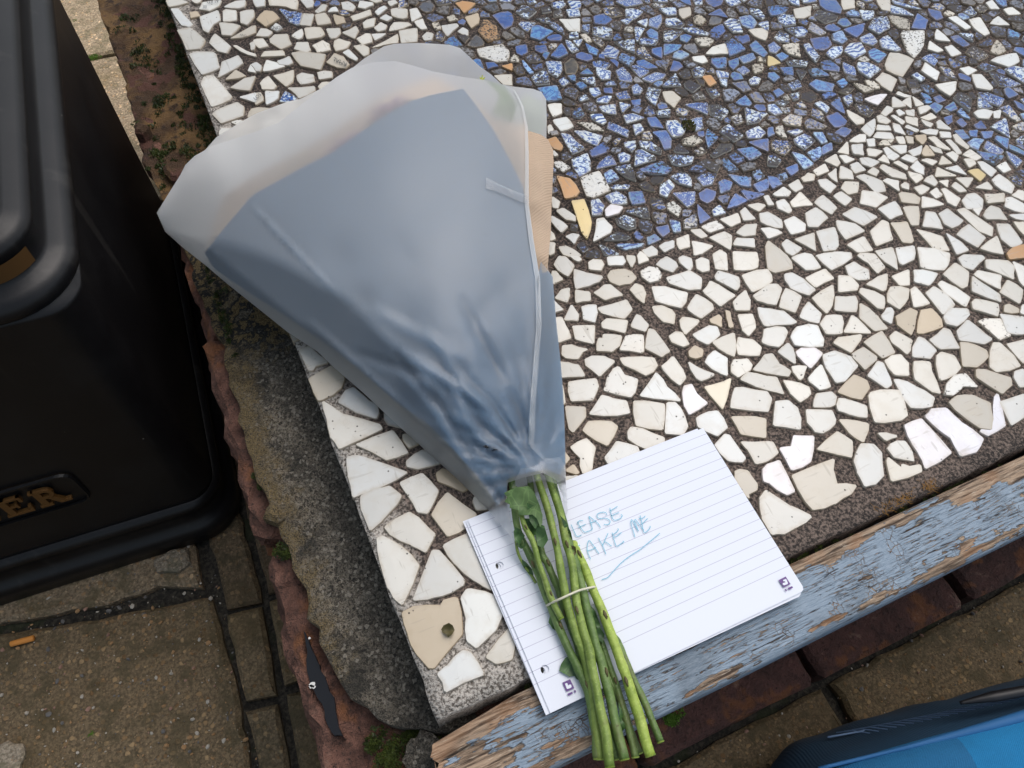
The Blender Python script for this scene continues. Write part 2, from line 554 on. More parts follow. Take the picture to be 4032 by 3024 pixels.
def mat_film(name='frosted_film', haze_amt=.39, tight=.24):
    """frosted florist's film: scatters light, blurs what is behind it"""
    m_ = NT(name)
    t = m_.t
    n1 = m_.noise(9, 2, .5)
    tr = m_.n('ShaderNodeBsdfTransparent'); tr.inputs['Color'].default_value = (.97, .98, 1, 1)
    rf = m_.n('ShaderNodeBsdfRefraction'); rf.inputs['Color'].default_value = (.96, .97, .985, 1)
    rf.inputs['Roughness'].default_value = .55; rf.inputs['IOR'].default_value = 1.25
    df = m_.n('ShaderNodeBsdfDiffuse'); df.inputs['Color'].default_value = (.80, .825, .835, 1)
    tl = m_.n('ShaderNodeBsdfTranslucent'); tl.inputs['Color'].default_value = (.88, .88, .88, 1)
    gl = m_.n('ShaderNodeBsdfGlossy'); gl.inputs['Roughness'].default_value = .32
    def mx(f, a, b):
        q = m_.n('ShaderNodeMixShader')
        m_.set(q.inputs[0], f); t.links.new(a, q.inputs[1]); t.links.new(b, q.inputs[2])
        return q.outputs[0]
    see = mx(.88, tr.outputs[0], rf.outputs[0])
    haze = mx(.45, df.outputs[0], tl.outputs[0])
    # where the film is gathered and pulled tight round the stems it turns clearer
    dv = m_.n('ShaderNodeVectorMath', operation='DISTANCE')
    m_.set(dv.inputs[0], m_.pos); dv.inputs[1].default_value = tuple(at(2090, 1800, .03))
    near = m_.ramp(dv.outputs['Value'], .20, .03)
    s = mx(m_.math('SUBTRACT', m_.math('ADD', haze_amt, m_.math('MULTIPLY', n1, .05)), m_.math('MULTIPLY', near, tight)), see, haze)
    fr = m_.n('ShaderNodeFresnel'); fr.inputs['IOR'].default_value = 1.4
    s = mx(m_.math('MULTIPLY', fr.outputs[0], .9), s, gl.outputs[0])
    t.links.new(s, m_.out.inputs['Surface'])
    m_.t.nodes.remove(m_.b)
    return m_.mat

def mat_clear(name='clear_tape'):
    m_ = NT(name)
    t = m_.t
    tr = m_.n('ShaderNodeBsdfTransparent')
    gl = m_.n('ShaderNodeBsdfGlossy'); gl.inputs['Roughness'].default_value = .08
    df = m_.n('ShaderNodeBsdfDiffuse'); df.inputs['Color'].default_value = (.8, .82, .85, 1)
    bp = m_.n('ShaderNodeBump'); bp.inputs['Strength'].default_value = .8; bp.inputs['Distance'].default_value = .002
    m_.set(bp.inputs['Height'], m_.noise(120, 3, .6))
    t.links.new(bp.outputs[0], gl.inputs['Normal'])
    a = m_.n('ShaderNodeMixShader'); a.inputs[0].default_value = .10
    t.links.new(tr.outputs[0], a.inputs[1]); t.links.new(df.outputs[0], a.inputs[2])
    b = m_.n('ShaderNodeMixShader')
    fr = m_.n('ShaderNodeFresnel'); fr.inputs['IOR'].default_value = 1.35
    t.links.new(bp.outputs[0], fr.inputs['Normal'])
    t.links.new(fr.outputs[0], b.inputs[0]); t.links.new(a.outputs[0], b.inputs[1]); t.links.new(gl.outputs[0], b.inputs[2])
    t.links.new(b.outputs[0], m_.out.inputs['Surface'])
    m_.t.nodes.remove(m_.b)
    return m_.mat

def mat_paper(name, col, rib=True):
    m_ = NT(name)
    n1 = m_.noise(140, 3, .6)
    c = m_.mix(m_.math('MULTIPLY', n1, .5), col, tuple(x * .8 for x in col))
    m_.P(Base_Color=c, Roughness=.62)
    if rib:
        wv = m_.n('ShaderNodeTexWave')
        wv.inputs['Scale'].default_value = 150
        m_.set(wv.inputs['Vector'], m_.map(rot=(0, 0, 1.15)))
        m_.bump(wv.outputs['Fac'], .35, .0007)
    return m_.mat

def mat_ruled():
    m_ = NT('ruled_paper')
    uv = m_.n('ShaderNodeUVMap'); uv.uv_map = 'UVMap'
    s = m_.sep(uv.outputs[0])
    v = m_.math('DIVIDE', m_.math('SUBTRACT', s[1], .0206), .00811)
    fr = m_.math('ABSOLUTE', m_.math('SUBTRACT', m_.math('FRACT', m_.math('ADD', v, .5)), .5))
    ln = m_.math('LESS_THAN', fr, .030)
    rngm = m_.math('MULTIPLY', m_.math('GREATER_THAN', v, -.4), m_.math('LESS_THAN', v, 15.4))
    ln = m_.math('MULTIPLY', ln, rngm)
    col = m_.mix(m_.math('MULTIPLY', ln, .45), (.73, .765, .845), (.20, .17, .32))
    m_.P(Base_Color=col, Roughness=.65)
    return m_.mat

def mat_stem(name, c1, c2, spots=.4):
    m_ = NT(name)
    n1 = m_.noise(55, 3, .6); n2 = m_.noise(220, 3, .6)
    st = m_.noise(190, 2, .5, m_.map(rot=(0, 0, -1.1), scale=(.12, 1.0, 1.0)))
    col = m_.mix(m_.ramp(n1, .3, .7), c1, c2)
    col = m_.mix(m_.math('MULTIPLY', m_.ramp(st, .5, .65), .35), col, tuple(x * .55 for x in c1))
    col = m_.mix(m_.math('MULTIPLY', m_.ramp(n2, .70, .74), .6), col, (.05, .035, .012))
    col = m_.mix(m_.math('MULTIPLY', m_.ramp(m_.noise(28, 4, .7), .56, .66), spots), col, (.075, .050, .018))
    col = m_.mix(m_.math('MULTIPLY', m_.ramp(m_.noise(500, 2, .6), .55, .7), .25), col, tuple(min(1, x * 1.8) for x in c2))
    m_.P(Base_Color=col, Roughness=.55)
    m_.bump(m_.math('ADD', n2, m_.math('MULTIPLY', st, 1.8)), .6, .0009)
    return m_.mat

def mat_leaf(name, c1, c2):
    m_ = NT(name)
    n1 = m_.noise(60, 3, .6)
    v = m_.vor(110, None, 'DISTANCE_TO_EDGE')
    col = m_.mix(m_.ramp(n1, .3, .7), c1, c2)
    col = m_.mix(m_.math('MULTIPLY', m_.ramp(v, .06, .0), .35), col, tuple(min(1, x * 2) for x in c2))
    m_.P(Base_Color=col, Roughness=.5)
    m_.bump(v, .35, .001)
    return m_.mat

def mat_plastic():
    m_ = NT('black_plastic')
    n1 = m_.noise(500, 2, .6); n2 = m_.noise(12, 4, .6)
    dust = m_.ramp(m_.vor(45), .05, .03)
    dust = m_.math('MULTIPLY', dust, m_.ramp(m_.noise(9, 2), .5, .6))
    col = m_.mix(m_.ramp(n2, .4, .7), (.005, .005, .006), (.009, .009, .010))
    col = m_.mix(m_.math('MULTIPLY', dust, .5), col, (.35, .33, .3))
    stk = m_.ramp(m_.noise(30, 3, .6, m_.map(scale=(1, 1, .08))), .58, .72)
    col = m_.mix(m_.math('MULTIPLY', stk, .05), col, (.3, .28, .25))
    m_.P(Base_Color=col, Roughness=m_.math('ADD', .34, m_.math('MULTIPLY', n2, .12)), Specular_IOR_Level=.36)
    m_.bump(n1, .12, .0006)
    return m_.mat

def mat_fabric(name, col, scale=900, rough=.8, fuzz=.25):
    m_ = NT(name)
    wv = m_.n('ShaderNodeTexWave'); wv.inputs['Scale'].default_value = scale / 6
    m_.set(wv.inputs['Vector'], m_.map(rot=(0, 0, .5)))
    n1 = m_.noise(scale, 2, .6)
    n2 = m_.noise(25, 3, .6)
    c = m_.mix(n1, tuple(x * .7 for x in col), tuple(min(1, x * 1.25) for x in col))
    c = m_.mix(m_.math('MULTIPLY', m_.ramp(n2, .4, .7), .25), c, tuple(x * .6 for x in col))
    m_.P(Base_Color=c, Roughness=rough)
    m_.b.inputs['Sheen Weight'].default_value = fuzz
    m_.b.inputs['Sheen Roughness'].default_value = .4
    m_.bump(m_.math('ADD', n1, wv.outputs['Fac']), .3, .0008)
    return m_.mat

MT = {
    'ceramic': mat_ceramic(), 'grout': mat_grout(), 'cement': mat_cement(),
    'red_brick': mat_brick('red_brick', (.105, .045, .030), (.23, .11, .078), (.028, .016, .012)),
    'plinth_brick': mat_brick('plinth_brick', (.085, .040, .034), (.13, .058, .048), (.02, .012, .01)),
    'flag': mat_flag(), 'dirt': mat_dirt(), 'wood': mat_wood_paint(),
    'film': mat_film(), 'film_back': mat_film('frosted_film_thick', .62, 0.0), 'tape': mat_clear(),
    'blue_paper': mat_paper('blue_kraft_paper', (.048, .150, .275)),
    'brown_paper': mat_paper('brown_kraft_paper', (.50, .37, .26)),
    'ruled': mat_ruled(),
    'print': plain('black_print', (.03, .035, .04), .4),
    'ink': plain('blue_ink', (.15, .45, .60), .5),
    'logo': plain('purple_print', (.10, .035, .20), .5),
    'logo_white': plain('paper_white', (.73, .765, .845), .65),
    'stem_green': mat_stem('green_stem', (.13, .205, .030), (.25, .34, .075)),
    'stem_dark': mat_stem('dark_green_stem', (.075, .14, .030), (.155, .235, .070)),
    'stem_lime': mat_stem('lime_stem', (.25, .36, .045), (.38, .48, .10), .08),
    'leaf': mat_leaf('green_leaf', (.025, .07, .018), (.06, .13, .035)),
    'leaf_light': mat_leaf('pale_leaf', (.06, .12, .035), (.11, .185, .06)),
    'band': plain('rubber', (.62, .60, .46), .5),
    'petal': plain('lilac_petal', (.72, .50, .62), .6),
    'petal_white': plain('cream_petal', (.78, .74, .62), .6),
    'petal_core': plain('yellow_green_core', (.55, .60, .10), .6),
    'plastic': mat_plastic(),
    'gold': plain('gold_paint', (.15, .072, .02), .45, Metallic=.3),
    'dull_brown': plain('dull_brown_line', (.10, .050, .015), .45, Metallic=.2),
    'tar': plain('black_bitumen', (.010, .012, .016), .55, Specular_IOR_Level=.12),
    'moss': mat_leaf('moss', (.012, .020, .003), (.045, .062, .010)),
    'moss_olive': plain('olive_moss', (.085, .085, .018), .9),
    'moss_bright': plain('bright_moss', (.10, .20, .02), .9),
    'dry_moss': plain('dry_moss', (.30, .15, .03), .9),
    'filter': plain('cigarette_filter', (.55, .22, .04), .7),
    'dead_leaf': plain('dead_leaf', (.09, .075, .025), .6),
    'navy': mat_fabric('navy_nylon', (.006, .040, .085), 700, .9, .02),
    'midblue': mat_fabric('mid_blue_nylon', (.007, .130, .30), 900, .85, .05),
    'brightblue': mat_fabric('bright_blue_fabric', (.007, .185, .42), 1100, .9, .08),
    'piping': plain('blue_piping', (.02, .13, .33), .7),
    'strap': plain('black_webbing', (.008, .008, .010), .5),
    'thread': plain('pale_thread', (.12, .2, .34), .7),
}

GZ = -0.40          # paving level; the bench is 0.40 m high

def nz(x, y, z=0.0, s=1.0):
    return noise.noise(Vector((x * s, y * s, z * s)))

def set_attr(me, name, cols, fan=False):
    """constant-per-corner colour attribute; cols = one colour, or one per face"""
    a = me.color_attributes.new(name, 'FLOAT_COLOR', 'CORNER')
    buf = np.ones((len(me.loops), 4), dtype=np.float32)
    if isinstance(cols, tuple):
        buf[:, :3] = cols
    else:
        i = 0
        for p in me.polygons:
            buf[p.loop_start:p.loop_start + p.loop_total, :3] = cols[p.index]
            if fan and p.loop_total == 3:
                buf[p.loop_start + 2, 3] = 0.0
    a.data.foreach_set('color', buf.ravel())

def jag(poly, step, amp, seed=0.0):
    """resample a closed outline and roughen it"""
    out = []
    n = len(poly)
    for i in range(n):
        a, b = Vector(poly[i][:2]), Vector(poly[(i + 1) % n][:2])
        L = (b - a).length
        k = max(1, int(L / step))
        nrm = Vector(((b - a).y, -(b - a).x)).normalized()
        for j in range(k):
            p = a + (b - a) * (j / k)
            o = amp * (nz(p.x + seed, p.y, seed, 60) + .7 * nz(p.x, p.y + seed, seed + 3, 190))
            p = p + nrm * o
            out.append((p.x, p.y))
    return out

def stone(name, poly, z0, z1, bevel, step, amp, mat, seed=0.0, dome=0.0):
    """flat stone or slab piece: rough outline, chamfered rim, slightly uneven top"""
    if area2(poly) < 0: poly = poly[::-1]
    o = jag(poly, step, amp, seed)
    n = len(o)
    c = Vector((sum(p[0] for p in o) / n, sum(p[1] for p in o) / n))
    def inset(d):
        r = []
        for i in range(n):
            a, b, e = Vector(o[i - 1]), Vector(o[i]), Vector(o[(i + 1) % n])
            t = (e - a)
            t = t.normalized() if t.length > 1e-9 else Vector((1, 0))
            r.append((b.x - t.y * d, b.y + t.x * d))
        return r
    i1 = inset(bevel)
    v = [(x, y, z0) for x, y in o] + [(x, y, z1 - bevel * .9) for x, y in o]
    v += [(x, y, z1 + .0015 * nz(x, y, seed, 45)) for x, y in i1]
    f = [(i, (i + 1) % n, n + (i + 1) % n, n + i) for i in range(n)]
    f += [(n + i, n + (i + 1) % n, 2 * n + (i + 1) % n, 2 * n + i) for i in range(n)]
    f.append(tuple(range(2 * n, 3 * n)))
    f.append(tuple(range(n - 1, -1, -1)))
    return mesh(name, v, f, mat)

def rough_box(name, x0, x1, y0, y1, z0, z1, mat, bevel=.005, amp=.0025, seed=0.0, cuts=3):
    bm = bmesh.new()
    bmesh.ops.create_cube(bm, size=1)
    for v in bm.verts:
        v.co = Vector(((x0 + x1) / 2 + v.co.x * (x1 - x0), (y0 + y1) / 2 + v.co.y * (y1 - y0), (z0 + z1) / 2 + v.co.z * (z1 - z0)))
    bmesh.ops.bevel(bm, geom=bm.edges[:], offset=bevel, segments=1, affect='EDGES')
    if cuts:
        ed = [e for e in bm.edges if e.calc_length() > .04]
        bmesh.ops.subdivide_edges(bm, edges=ed, cuts=cuts, use_grid_fill=True)
    for v in bm.verts:
        p = v.co
        v.co = p + Vector((nz(p.x, p.y, p.z + seed, 38), nz(p.y, p.z, p.x + seed, 38), nz(p.z, p.x, p.y + seed, 38))) * amp
        if cuts > 8: v.co = v.co + Vector((nz(p.x, p.y, p.z + seed, 120), nz(p.y, p.z, p.x, 120), nz(p.z, p.y, p.x + seed, 120))) * amp * .55
    me = bpy.data.meshes.new(name)
    bm.to_mesh(me)
    bm.free()
    me.materials.append(mat)
    return me

def skirt(me, depth_to, jitter=0.0):
    """close a sheet downwards along its border"""
    bm = bmesh.new()
    bm.from_mesh(me)
    ed = [e for e in bm.edges if e.is_boundary]
    r = bmesh.ops.extrude_edge_only(bm, edges=ed)
    for v in r['geom']:
        if isinstance(v, bmesh.types.BMVert):
            v.co.z = depth_to
    bmesh.ops.recalc_face_normals(bm, faces=bm.faces[:])
    bm.to_mesh(me)
    bm.free()
    return me

ident = lambda x, y, z: Vector((x, y, z))

# ================================================================== paving
me = mesh('pavement', [(-40, -40, GZ - .014), (40, -40, GZ - .014), (40, 40, GZ - .014), (-40, 40, GZ - .014)], [(0, 1, 2, 3)], MT['dirt'])
pavement = put('pavement', me, kind='structure', label='brown exposed aggregate paving with dark joints around the bench')
flags = [
    ([(-.92, .405), (-.521, .376), (-.414, .349), (-.282, .322), (-.277, .2), (-.287, .06), (-.30, -.25), (-.92, -.25)], (.105, .090, .066)),
    ([(-1.0, .46), (-.56, .398), (-.46, .374), (-.40, .362), (-.34, .36), (-.29, .338), (-.283, .62), (-.285, 1.02), (-1.0, 1.02)], (.15, .135, .115)),
    ([(-.268, .30), (-.226, .292), (-.224, .50), (-.268, .50)], (.085, .072, .054)),
    ([(-.270, .186), (-.236, .178), (-.228, .284), (-.270, .292)], (.11, .095, .07)),
    ([(-.275, .02), (-.245, .02), (-.238, .168), (-.273, .174)], (.09, .08, .06)),
    ([(-.216, .30), (-.15, .29), (-.15, .50), (-.214, .50)], (.085, .07, .055)),
    ([(-.225, .184), (-.15, .178), (-.15, .282), (-.218, .288)], (.11, .095, .07)),
    ([(-.235, .02), (-.15, .02), (-.15, .168), (-.228, .174)], (.085, .075, .055)),
    ([(-.285, -.25), (-.14, -.25), (-.14, .008), (-.272, .008)], (.095, .082, .06)),
    ([(-.268, .51), (-.15, .51), (-.15, .74), (-.268, .74)], (.12, .105, .08)),
    ([(-.268, .75), (-.15, .75), (-.15, 1.02), (-.268, 1.02)], (.15, .13, .11)),
    ([(-.40, 1.032), (-.10, 1.032), (-.10, 1.455), (-.40, 1.462)], (.30, .27, .235)),
    ([(-.40, 1.473), (-.10, 1.466), (-.10, 1.95), (-.40, 1.95)], (.32, .29, .25)),
    ([(-1.0, 1.032), (-.41, 1.032), (-.41, 1.95), (-1.0, 1.95)], (.26, .23, .20)),
    ([(-.13, -.55), (.366, -.55), (.366, -.074), (-.13, -.074)], (.095, .080, .056)),
    ([(.382, -.55), (.98, -.55), (.98, -.071), (.382, -.074)], (.105, .090, .064)),
    ([(.99, -.55), (1.6, -.55), (1.6, -.071), (.99, -.071)], (.10, .085, .06)),
]
for ix in range(-3, 4):
    for iy in range(-3, 0):
        x0, y0 = ix * .61 + .02, iy * .61 - .56 + .61
        flags.append(([(x0, y0 - .60), (x0 + .60, y0 - .60), (x0 + .60, y0 - .01), (x0, y0 - .01)], (.10 + .01 * (ix % 3), .085, .062)))
for ix in range(-4, 0):
    for iy in range(0, 4):
        x0, y0 = -1.01 + (ix + 1) * .61, iy * .61 - .55
        flags.append(([(x0 - .60, y0), (x0, y0), (x0, y0 + .60), (x0 - .60, y0 + .60)], (.12, .105, .08)))
for i, (pl, tint) in enumerate(flags):
    me = stone('flagstone', pl, GZ - .03, GZ + .002 * math.sin(i * 2.3), .005, .018, .0035, MT['flag'], seed=i * 3.1)
    set_attr(me, 'tint', tuple(t * k for t, k in zip(tint, (1.52, 1.42, 1.26))))
    put('flagstone', me, pavement)
# loose grit and small stones lying on the paving
acc = Acc()
bm = bmesh.new(); bmesh.ops.create_icosphere(bm, subdivisions=1, radius=1)
ico = ([v.co.copy() for v in bm.verts], [tuple(v.index for v in f.verts) for f in bm.faces]); bm.free()
def pebble(acc, x, y, z, r, rr, mi=0):
    q = Matrix.Rotation(rr.uniform(0, 6.3), 3, Vector((rr.uniform(-1, 1), rr.uniform(-1, 1), rr.uniform(-1, 1))).normalized())
    sc = Vector((r * rr.uniform(.6, 1.3), r * rr.uniform(.6, 1.2), r * rr.uniform(.4, .8)))
    acc.add(([q @ (Vector((v.x * sc.x, v.y * sc.y, v.z * sc.z)) * rr.uniform(.8, 1.15)) + Vector((x, y, z)) for v in ico[0]], ico[1]), mi)
rr = random.Random(3)
gm = [plain('grit_pale', (.38, .35, .30), .85), plain('grit_ochre', (.30, .18, .085), .85), plain('grit_pink', (.27, .16, .12), .85), plain('grit_grey', (.12, .115, .11), .8)]
for k in range(1150):
    if k % 3:
        x, y = rr.uniform(-.56, -.27), rr.uniform(.02, .40)
    else:
        x, y = rr.uniform(.05, .78), rr.uniform(-.22, -.07)
    pebble(acc, x, y, GZ + .001, rr.choice([.0008, .0010, .0010, .0013, .0013, .0018, .0030]), rr, rr.choice([0, 0, 1, 1, 2, 3, 3]))
put('loose_grit', acc.mesh('loose_grit', gm), pavement, kind='stuff')
# pale broken lump of cement beside the bin
me = stone('cement_lump', [(-.335, .374), (-.31, .366), (-.296, .372), (-.294, .392), (-.315, .398), (-.336, .392)], GZ, GZ + .011, .003, .006, .003, MT['flag'], 5.5)
set_attr(me, 'tint', (.24, .225, .20))
put('cement_lump', me, label='pale broken lump of cement beside the base of the black bin', cat='rubble')
me = stone('pale_stone', [tuple(at(px, py, GZ)[:2]) for px, py in ((-20, 2940), (40, 2918), (95, 2930), (105, 2975), (85, 3040), (-20, 3050))], GZ + .0005, GZ + .007, .003, .006, .003, MT['flag'], 8.5)
set_attr(me, 'tint', (.33, .31, .28))
put('pale_stone', me, label='flat pale grey patch of cement stuck on the brown flagstone', cat='rubble')
# cigarette end
a, b = at(42, 2536, GZ + .005), at(134, 2512, GZ + .005)
pth = [a.lerp(b, t) for t in (0, .04, .3, .6, .96, 1)]
butt = put('cigarette_butt', mesh('cigarette_butt', *tube(pth, [.0030, .0036, .0036, .0037, .0036, .0031], 10), MT['filter'], True),
           label='crushed orange cigarette end lying on the flagstone near the bin', cat='cigarette butt')

# ================================================================== bench: masonry
bench = thing('mosaic_bench', (-.07, .03, GZ), 'low brick bench topped with a blue and white broken china mosaic slab', 'bench')
mort = NT('old_mortar')
n1 = mort.noise(300, 3, .7)
mort.P(Base_Color=mort.mix(mort.ramp(n1, .35, .65), (.05, .042, .034), (.16, .14, .115)), Roughness=.95)
mort.bump(n1, .7, .002)
me = rough_box('mortar_core', -.142, 1.22, .006, 1.22, GZ - .02, -.068, mort.mat, .004, .001, 2.0, 0)
put('mortar_core', me, bench)
def outer_x(y):
    return -.1545 - .013 * max(0, min(1.2, y)) - .006 * max(0, 1 - y / .2)
TOPZ = -.060
for cidx in range(5):
    zt = TOPZ - cidx * .074
    y = -.006 + (0 if cidx % 2 == 0 else -.1135)
    i = 0
    while y < 1.18:
        y0, y1 = max(y, -.006), min(y + .215, 1.2)
        if y1 - y0 > .03:
            xo = outer_x((y0 + y1) / 2)
            am = .0075 if cidx == 0 else .002
            me = rough_box('brick', xo + .003 * math.sin(i * 4.1 + cidx), -.054, y0, y1, zt - .064, zt + .0025 * math.sin(i * 2.7), MT['red_brick'], .006, am, cidx * 9 + i, 16 if cidx == 0 else 2)
            put('brick', me, bench)
        y += .227
        i += 1
    x = -.044 + (0 if cidx % 2 == 0 else -.0)
    x += 0 if cidx % 2 else .1135
    if cidx % 2 == 0:
        put('brick', rough_box('brick', -.044, .058, -.006, .094, zt - .064, zt, MT['red_brick'], .005, .002, cidx, 2), bench)
    i = 0
    while x < 1.1:
        put('brick', rough_box('brick', x, x + .215, -.006, .094, zt - .064, zt, MT['red_brick'], .005, .002, cidx * 5 + i + 40, 2), bench)
        x += .227
        i += 1
x = .343 - .227 * 2 + .006
i = 0
while x < 1.15:
    put('plinth_brick', rough_box('plinth_brick', x, x + .215, -.064 + .002 * math.sin(i * 3), .004, GZ - .01, -.343 + .003 * math.sin(i * 2.1), MT['plinth_brick'], .006, .003, i + 77, 4), bench)
    x += .227
    i += 1
# tar patch on the outer bricks
tp = [(1160, 2490), (1176, 2500), (1196, 2560), (1212, 2600), (1236, 2660), (1262, 2720), (1285, 2770), (1300, 2840), (1318, 2905), (1330, 2925),
      (1290, 2912), (1240, 2912), (1232, 2850), (1205, 2800), (1178, 2740), (1150, 2690), (1152, 2640), (1166, 2590), (1155, 2560)]
me = mesh('tar_patch', *prism(jag([tuple((at(x, y, -.054) + Vector((.005, 0, 0)))[:2]) for x, y, _ in smooth_outline([((a - 1150 - .38 * (b - 2500)) * .62 + 1162 + .38 * (b - 2500), b, 0) for a, b in tp], 1)], .003, .0032, 1.5), -.07, -.0555), MT['tar'])
acc = Acc()
for k, (px, py, r_) in enumerate(((1186, 2716, .0022), (1180, 2722, .0014), (1192, 2724, .0012), (1176, 2530, .0009))):
    p = at(px, py, -.0552)
    acc.add(prism([(p.x + .0085 + r_ * math.cos(a) * (1 + .3 * math.sin(3 * a + k)), p.y + r_ * math.sin(a)) for a in [i * math.pi / 5 for i in range(10)]], -.056, -.0550))
put('bird_dropping', acc.mesh('bird_dropping', [plain('chalky_white', (.6, .6, .58), .8)]), bench)
put('tar_patch', me, bench, label='smooth black tar patch on the crumbling red brick edge')

# cement ledge between slab and bricks
def slab_x(y):
    return -.0715 - .0205 * (y - .026)
led_out = [(-.052, .020), (-.075, .024), (-.097, .034), (-.119, .060), (-.134, .107), (-.135, .172), (-.142, .233), (-.147, .30), (-.143, .415), (-.152, .50), (-.153, .555),
           (-.163, .65), (-.170, .70), (-.168, .80), (-.169, .90), (-.174, .98), (-.175, 1.18)]
led = led_out + [(-.05, 1.18)]
led = jag(led, .010, .0055, 4.0)
def led_z(x, y):
    t = max(0, min(1, (slab_x(y) - x) / .075))
    z = -.040 - .010 * t + .0045 * nz(x, y, 0, 26) + .0026 * nz(x, y, 3, 90) + .0016 * nz(x, y, 8, 210)
    if y > .6: z -= .008 * max(0, nz(x, y, 9, 18)) + .004
    return z
me = sheet_mesh('cement_ledge', led, led_z, .0052, MT['cement'], conv=ident)
skirt(me, -.075)
put('cement_ledge', me, bench, label='rough weathered cement ledge with lichen and moss beside the slab')
# crumbs of stone left on the ledge edge
for k, (px, py, r) in enumerate(((700, 690, .013), (745, 720, .010), (560, 520, .008), (1690, 2960, .012), (1640, 2975, .009), (1090, 2030, .008))):
    p = at(px, py, -.05)
    pl = [(p.x + r * math.cos(a) * (1 + .3 * math.sin(a * 3 + k)), p.y + r * 1.3 * math.sin(a)) for a in [i * math.pi / 4 for i in range(8)]]
    put('cement_crumb', stone('cement_crumb', pl, -.06, -.041, .004, .004, .002, MT['cement'], k), bench)

# ------------------------------------------------------------------ timber edging
def timber():
    prof = []
    for k in range(15): prof.append((.0195 - .0435 * k / 14, -.0030))
    for k in range(1, 7):
        a = k / 6 * math.pi / 2
        prof.append((-.024 - .0075 * math.sin(a), -.0030 - .0075 * (1 - math.cos(a))))
    prof += [(-.0318, -.020), (-.0318, -.032), (-.030, -.044), (-.01, -.046), (.0195, -.046), (.0205, -.02), (.0205, -.007)]
    n = len(prof)
    xs = [-.079 + .0035 * i for i in range(365)]
    v, f = [], []
    for i, x in enumerate(xs):
        for j, (y, z) in enumerate(prof):
            yy = y + (.002 * min(1, max(0, (x + .05) / .25)) if y > .005 else 0) - (.006 if y > .005 else 0) * max(0, 1 - (x + .079) / .06)
            g = nz(x * 5, y * 160, z * 160, 1.0) + .6 * nz(x * 14, y * 420, z * 420, 1.0)
            big = nz(x * 2.0, y * 55, 1.0, 1.0)
            d = .0009 * g + .0011 * min(0, big + .15)
            zz = z + (d if j < 20 else 0) + (.0016 * nz(x * 3, 7, 0) if j < 20 else 0)
            y2 = yy + (-.4 * d if 17 <= j < 24 else 0) + .0012 * nz(x * 4, 2, 0)
            xe = x
            if i == 0: xe = x + .006 * nz(y * 120, z * 60, 0) - .001
            v.append((xe, y2, zz))
    for i in range(len(xs) - 1):
        for j in range(n):
            a, b = i * n + j, i * n + (j + 1) % n
            f.append((a, b, b + n, a + n))
    f.append(tuple(range(n)))
    f.append(tuple(range((len(xs) - 1) * n + n - 1, (len(xs) - 1) * n - 1, -1)))
    return mesh('timber_edging', v, f, MT['wood'], True)
put('timber_edging', timber(), bench, label='weathered timber edging with flaking blue-grey paint')

# ------------------------------------------------------------------ mosaic slab
so_ = [(slab_x(.026), .0262), (.6, .0285), (1.18, .030), (1.18, 1.18), (slab_x(1.18), 1.18)]
so_ = jag(so_, .009, .0016, 1.3)
me = sheet_mesh('mosaic_slab', so_, lambda x, y: -.0017 + .0006 * nz(x, y, 0, 70) + .0004 * nz(x, y, 5, 190), .011, MT['grout'], conv=ident)
skirt(me, -.046)
slab = put('mosaic_slab', me, bench, label='concrete slab set with broken china pieces')

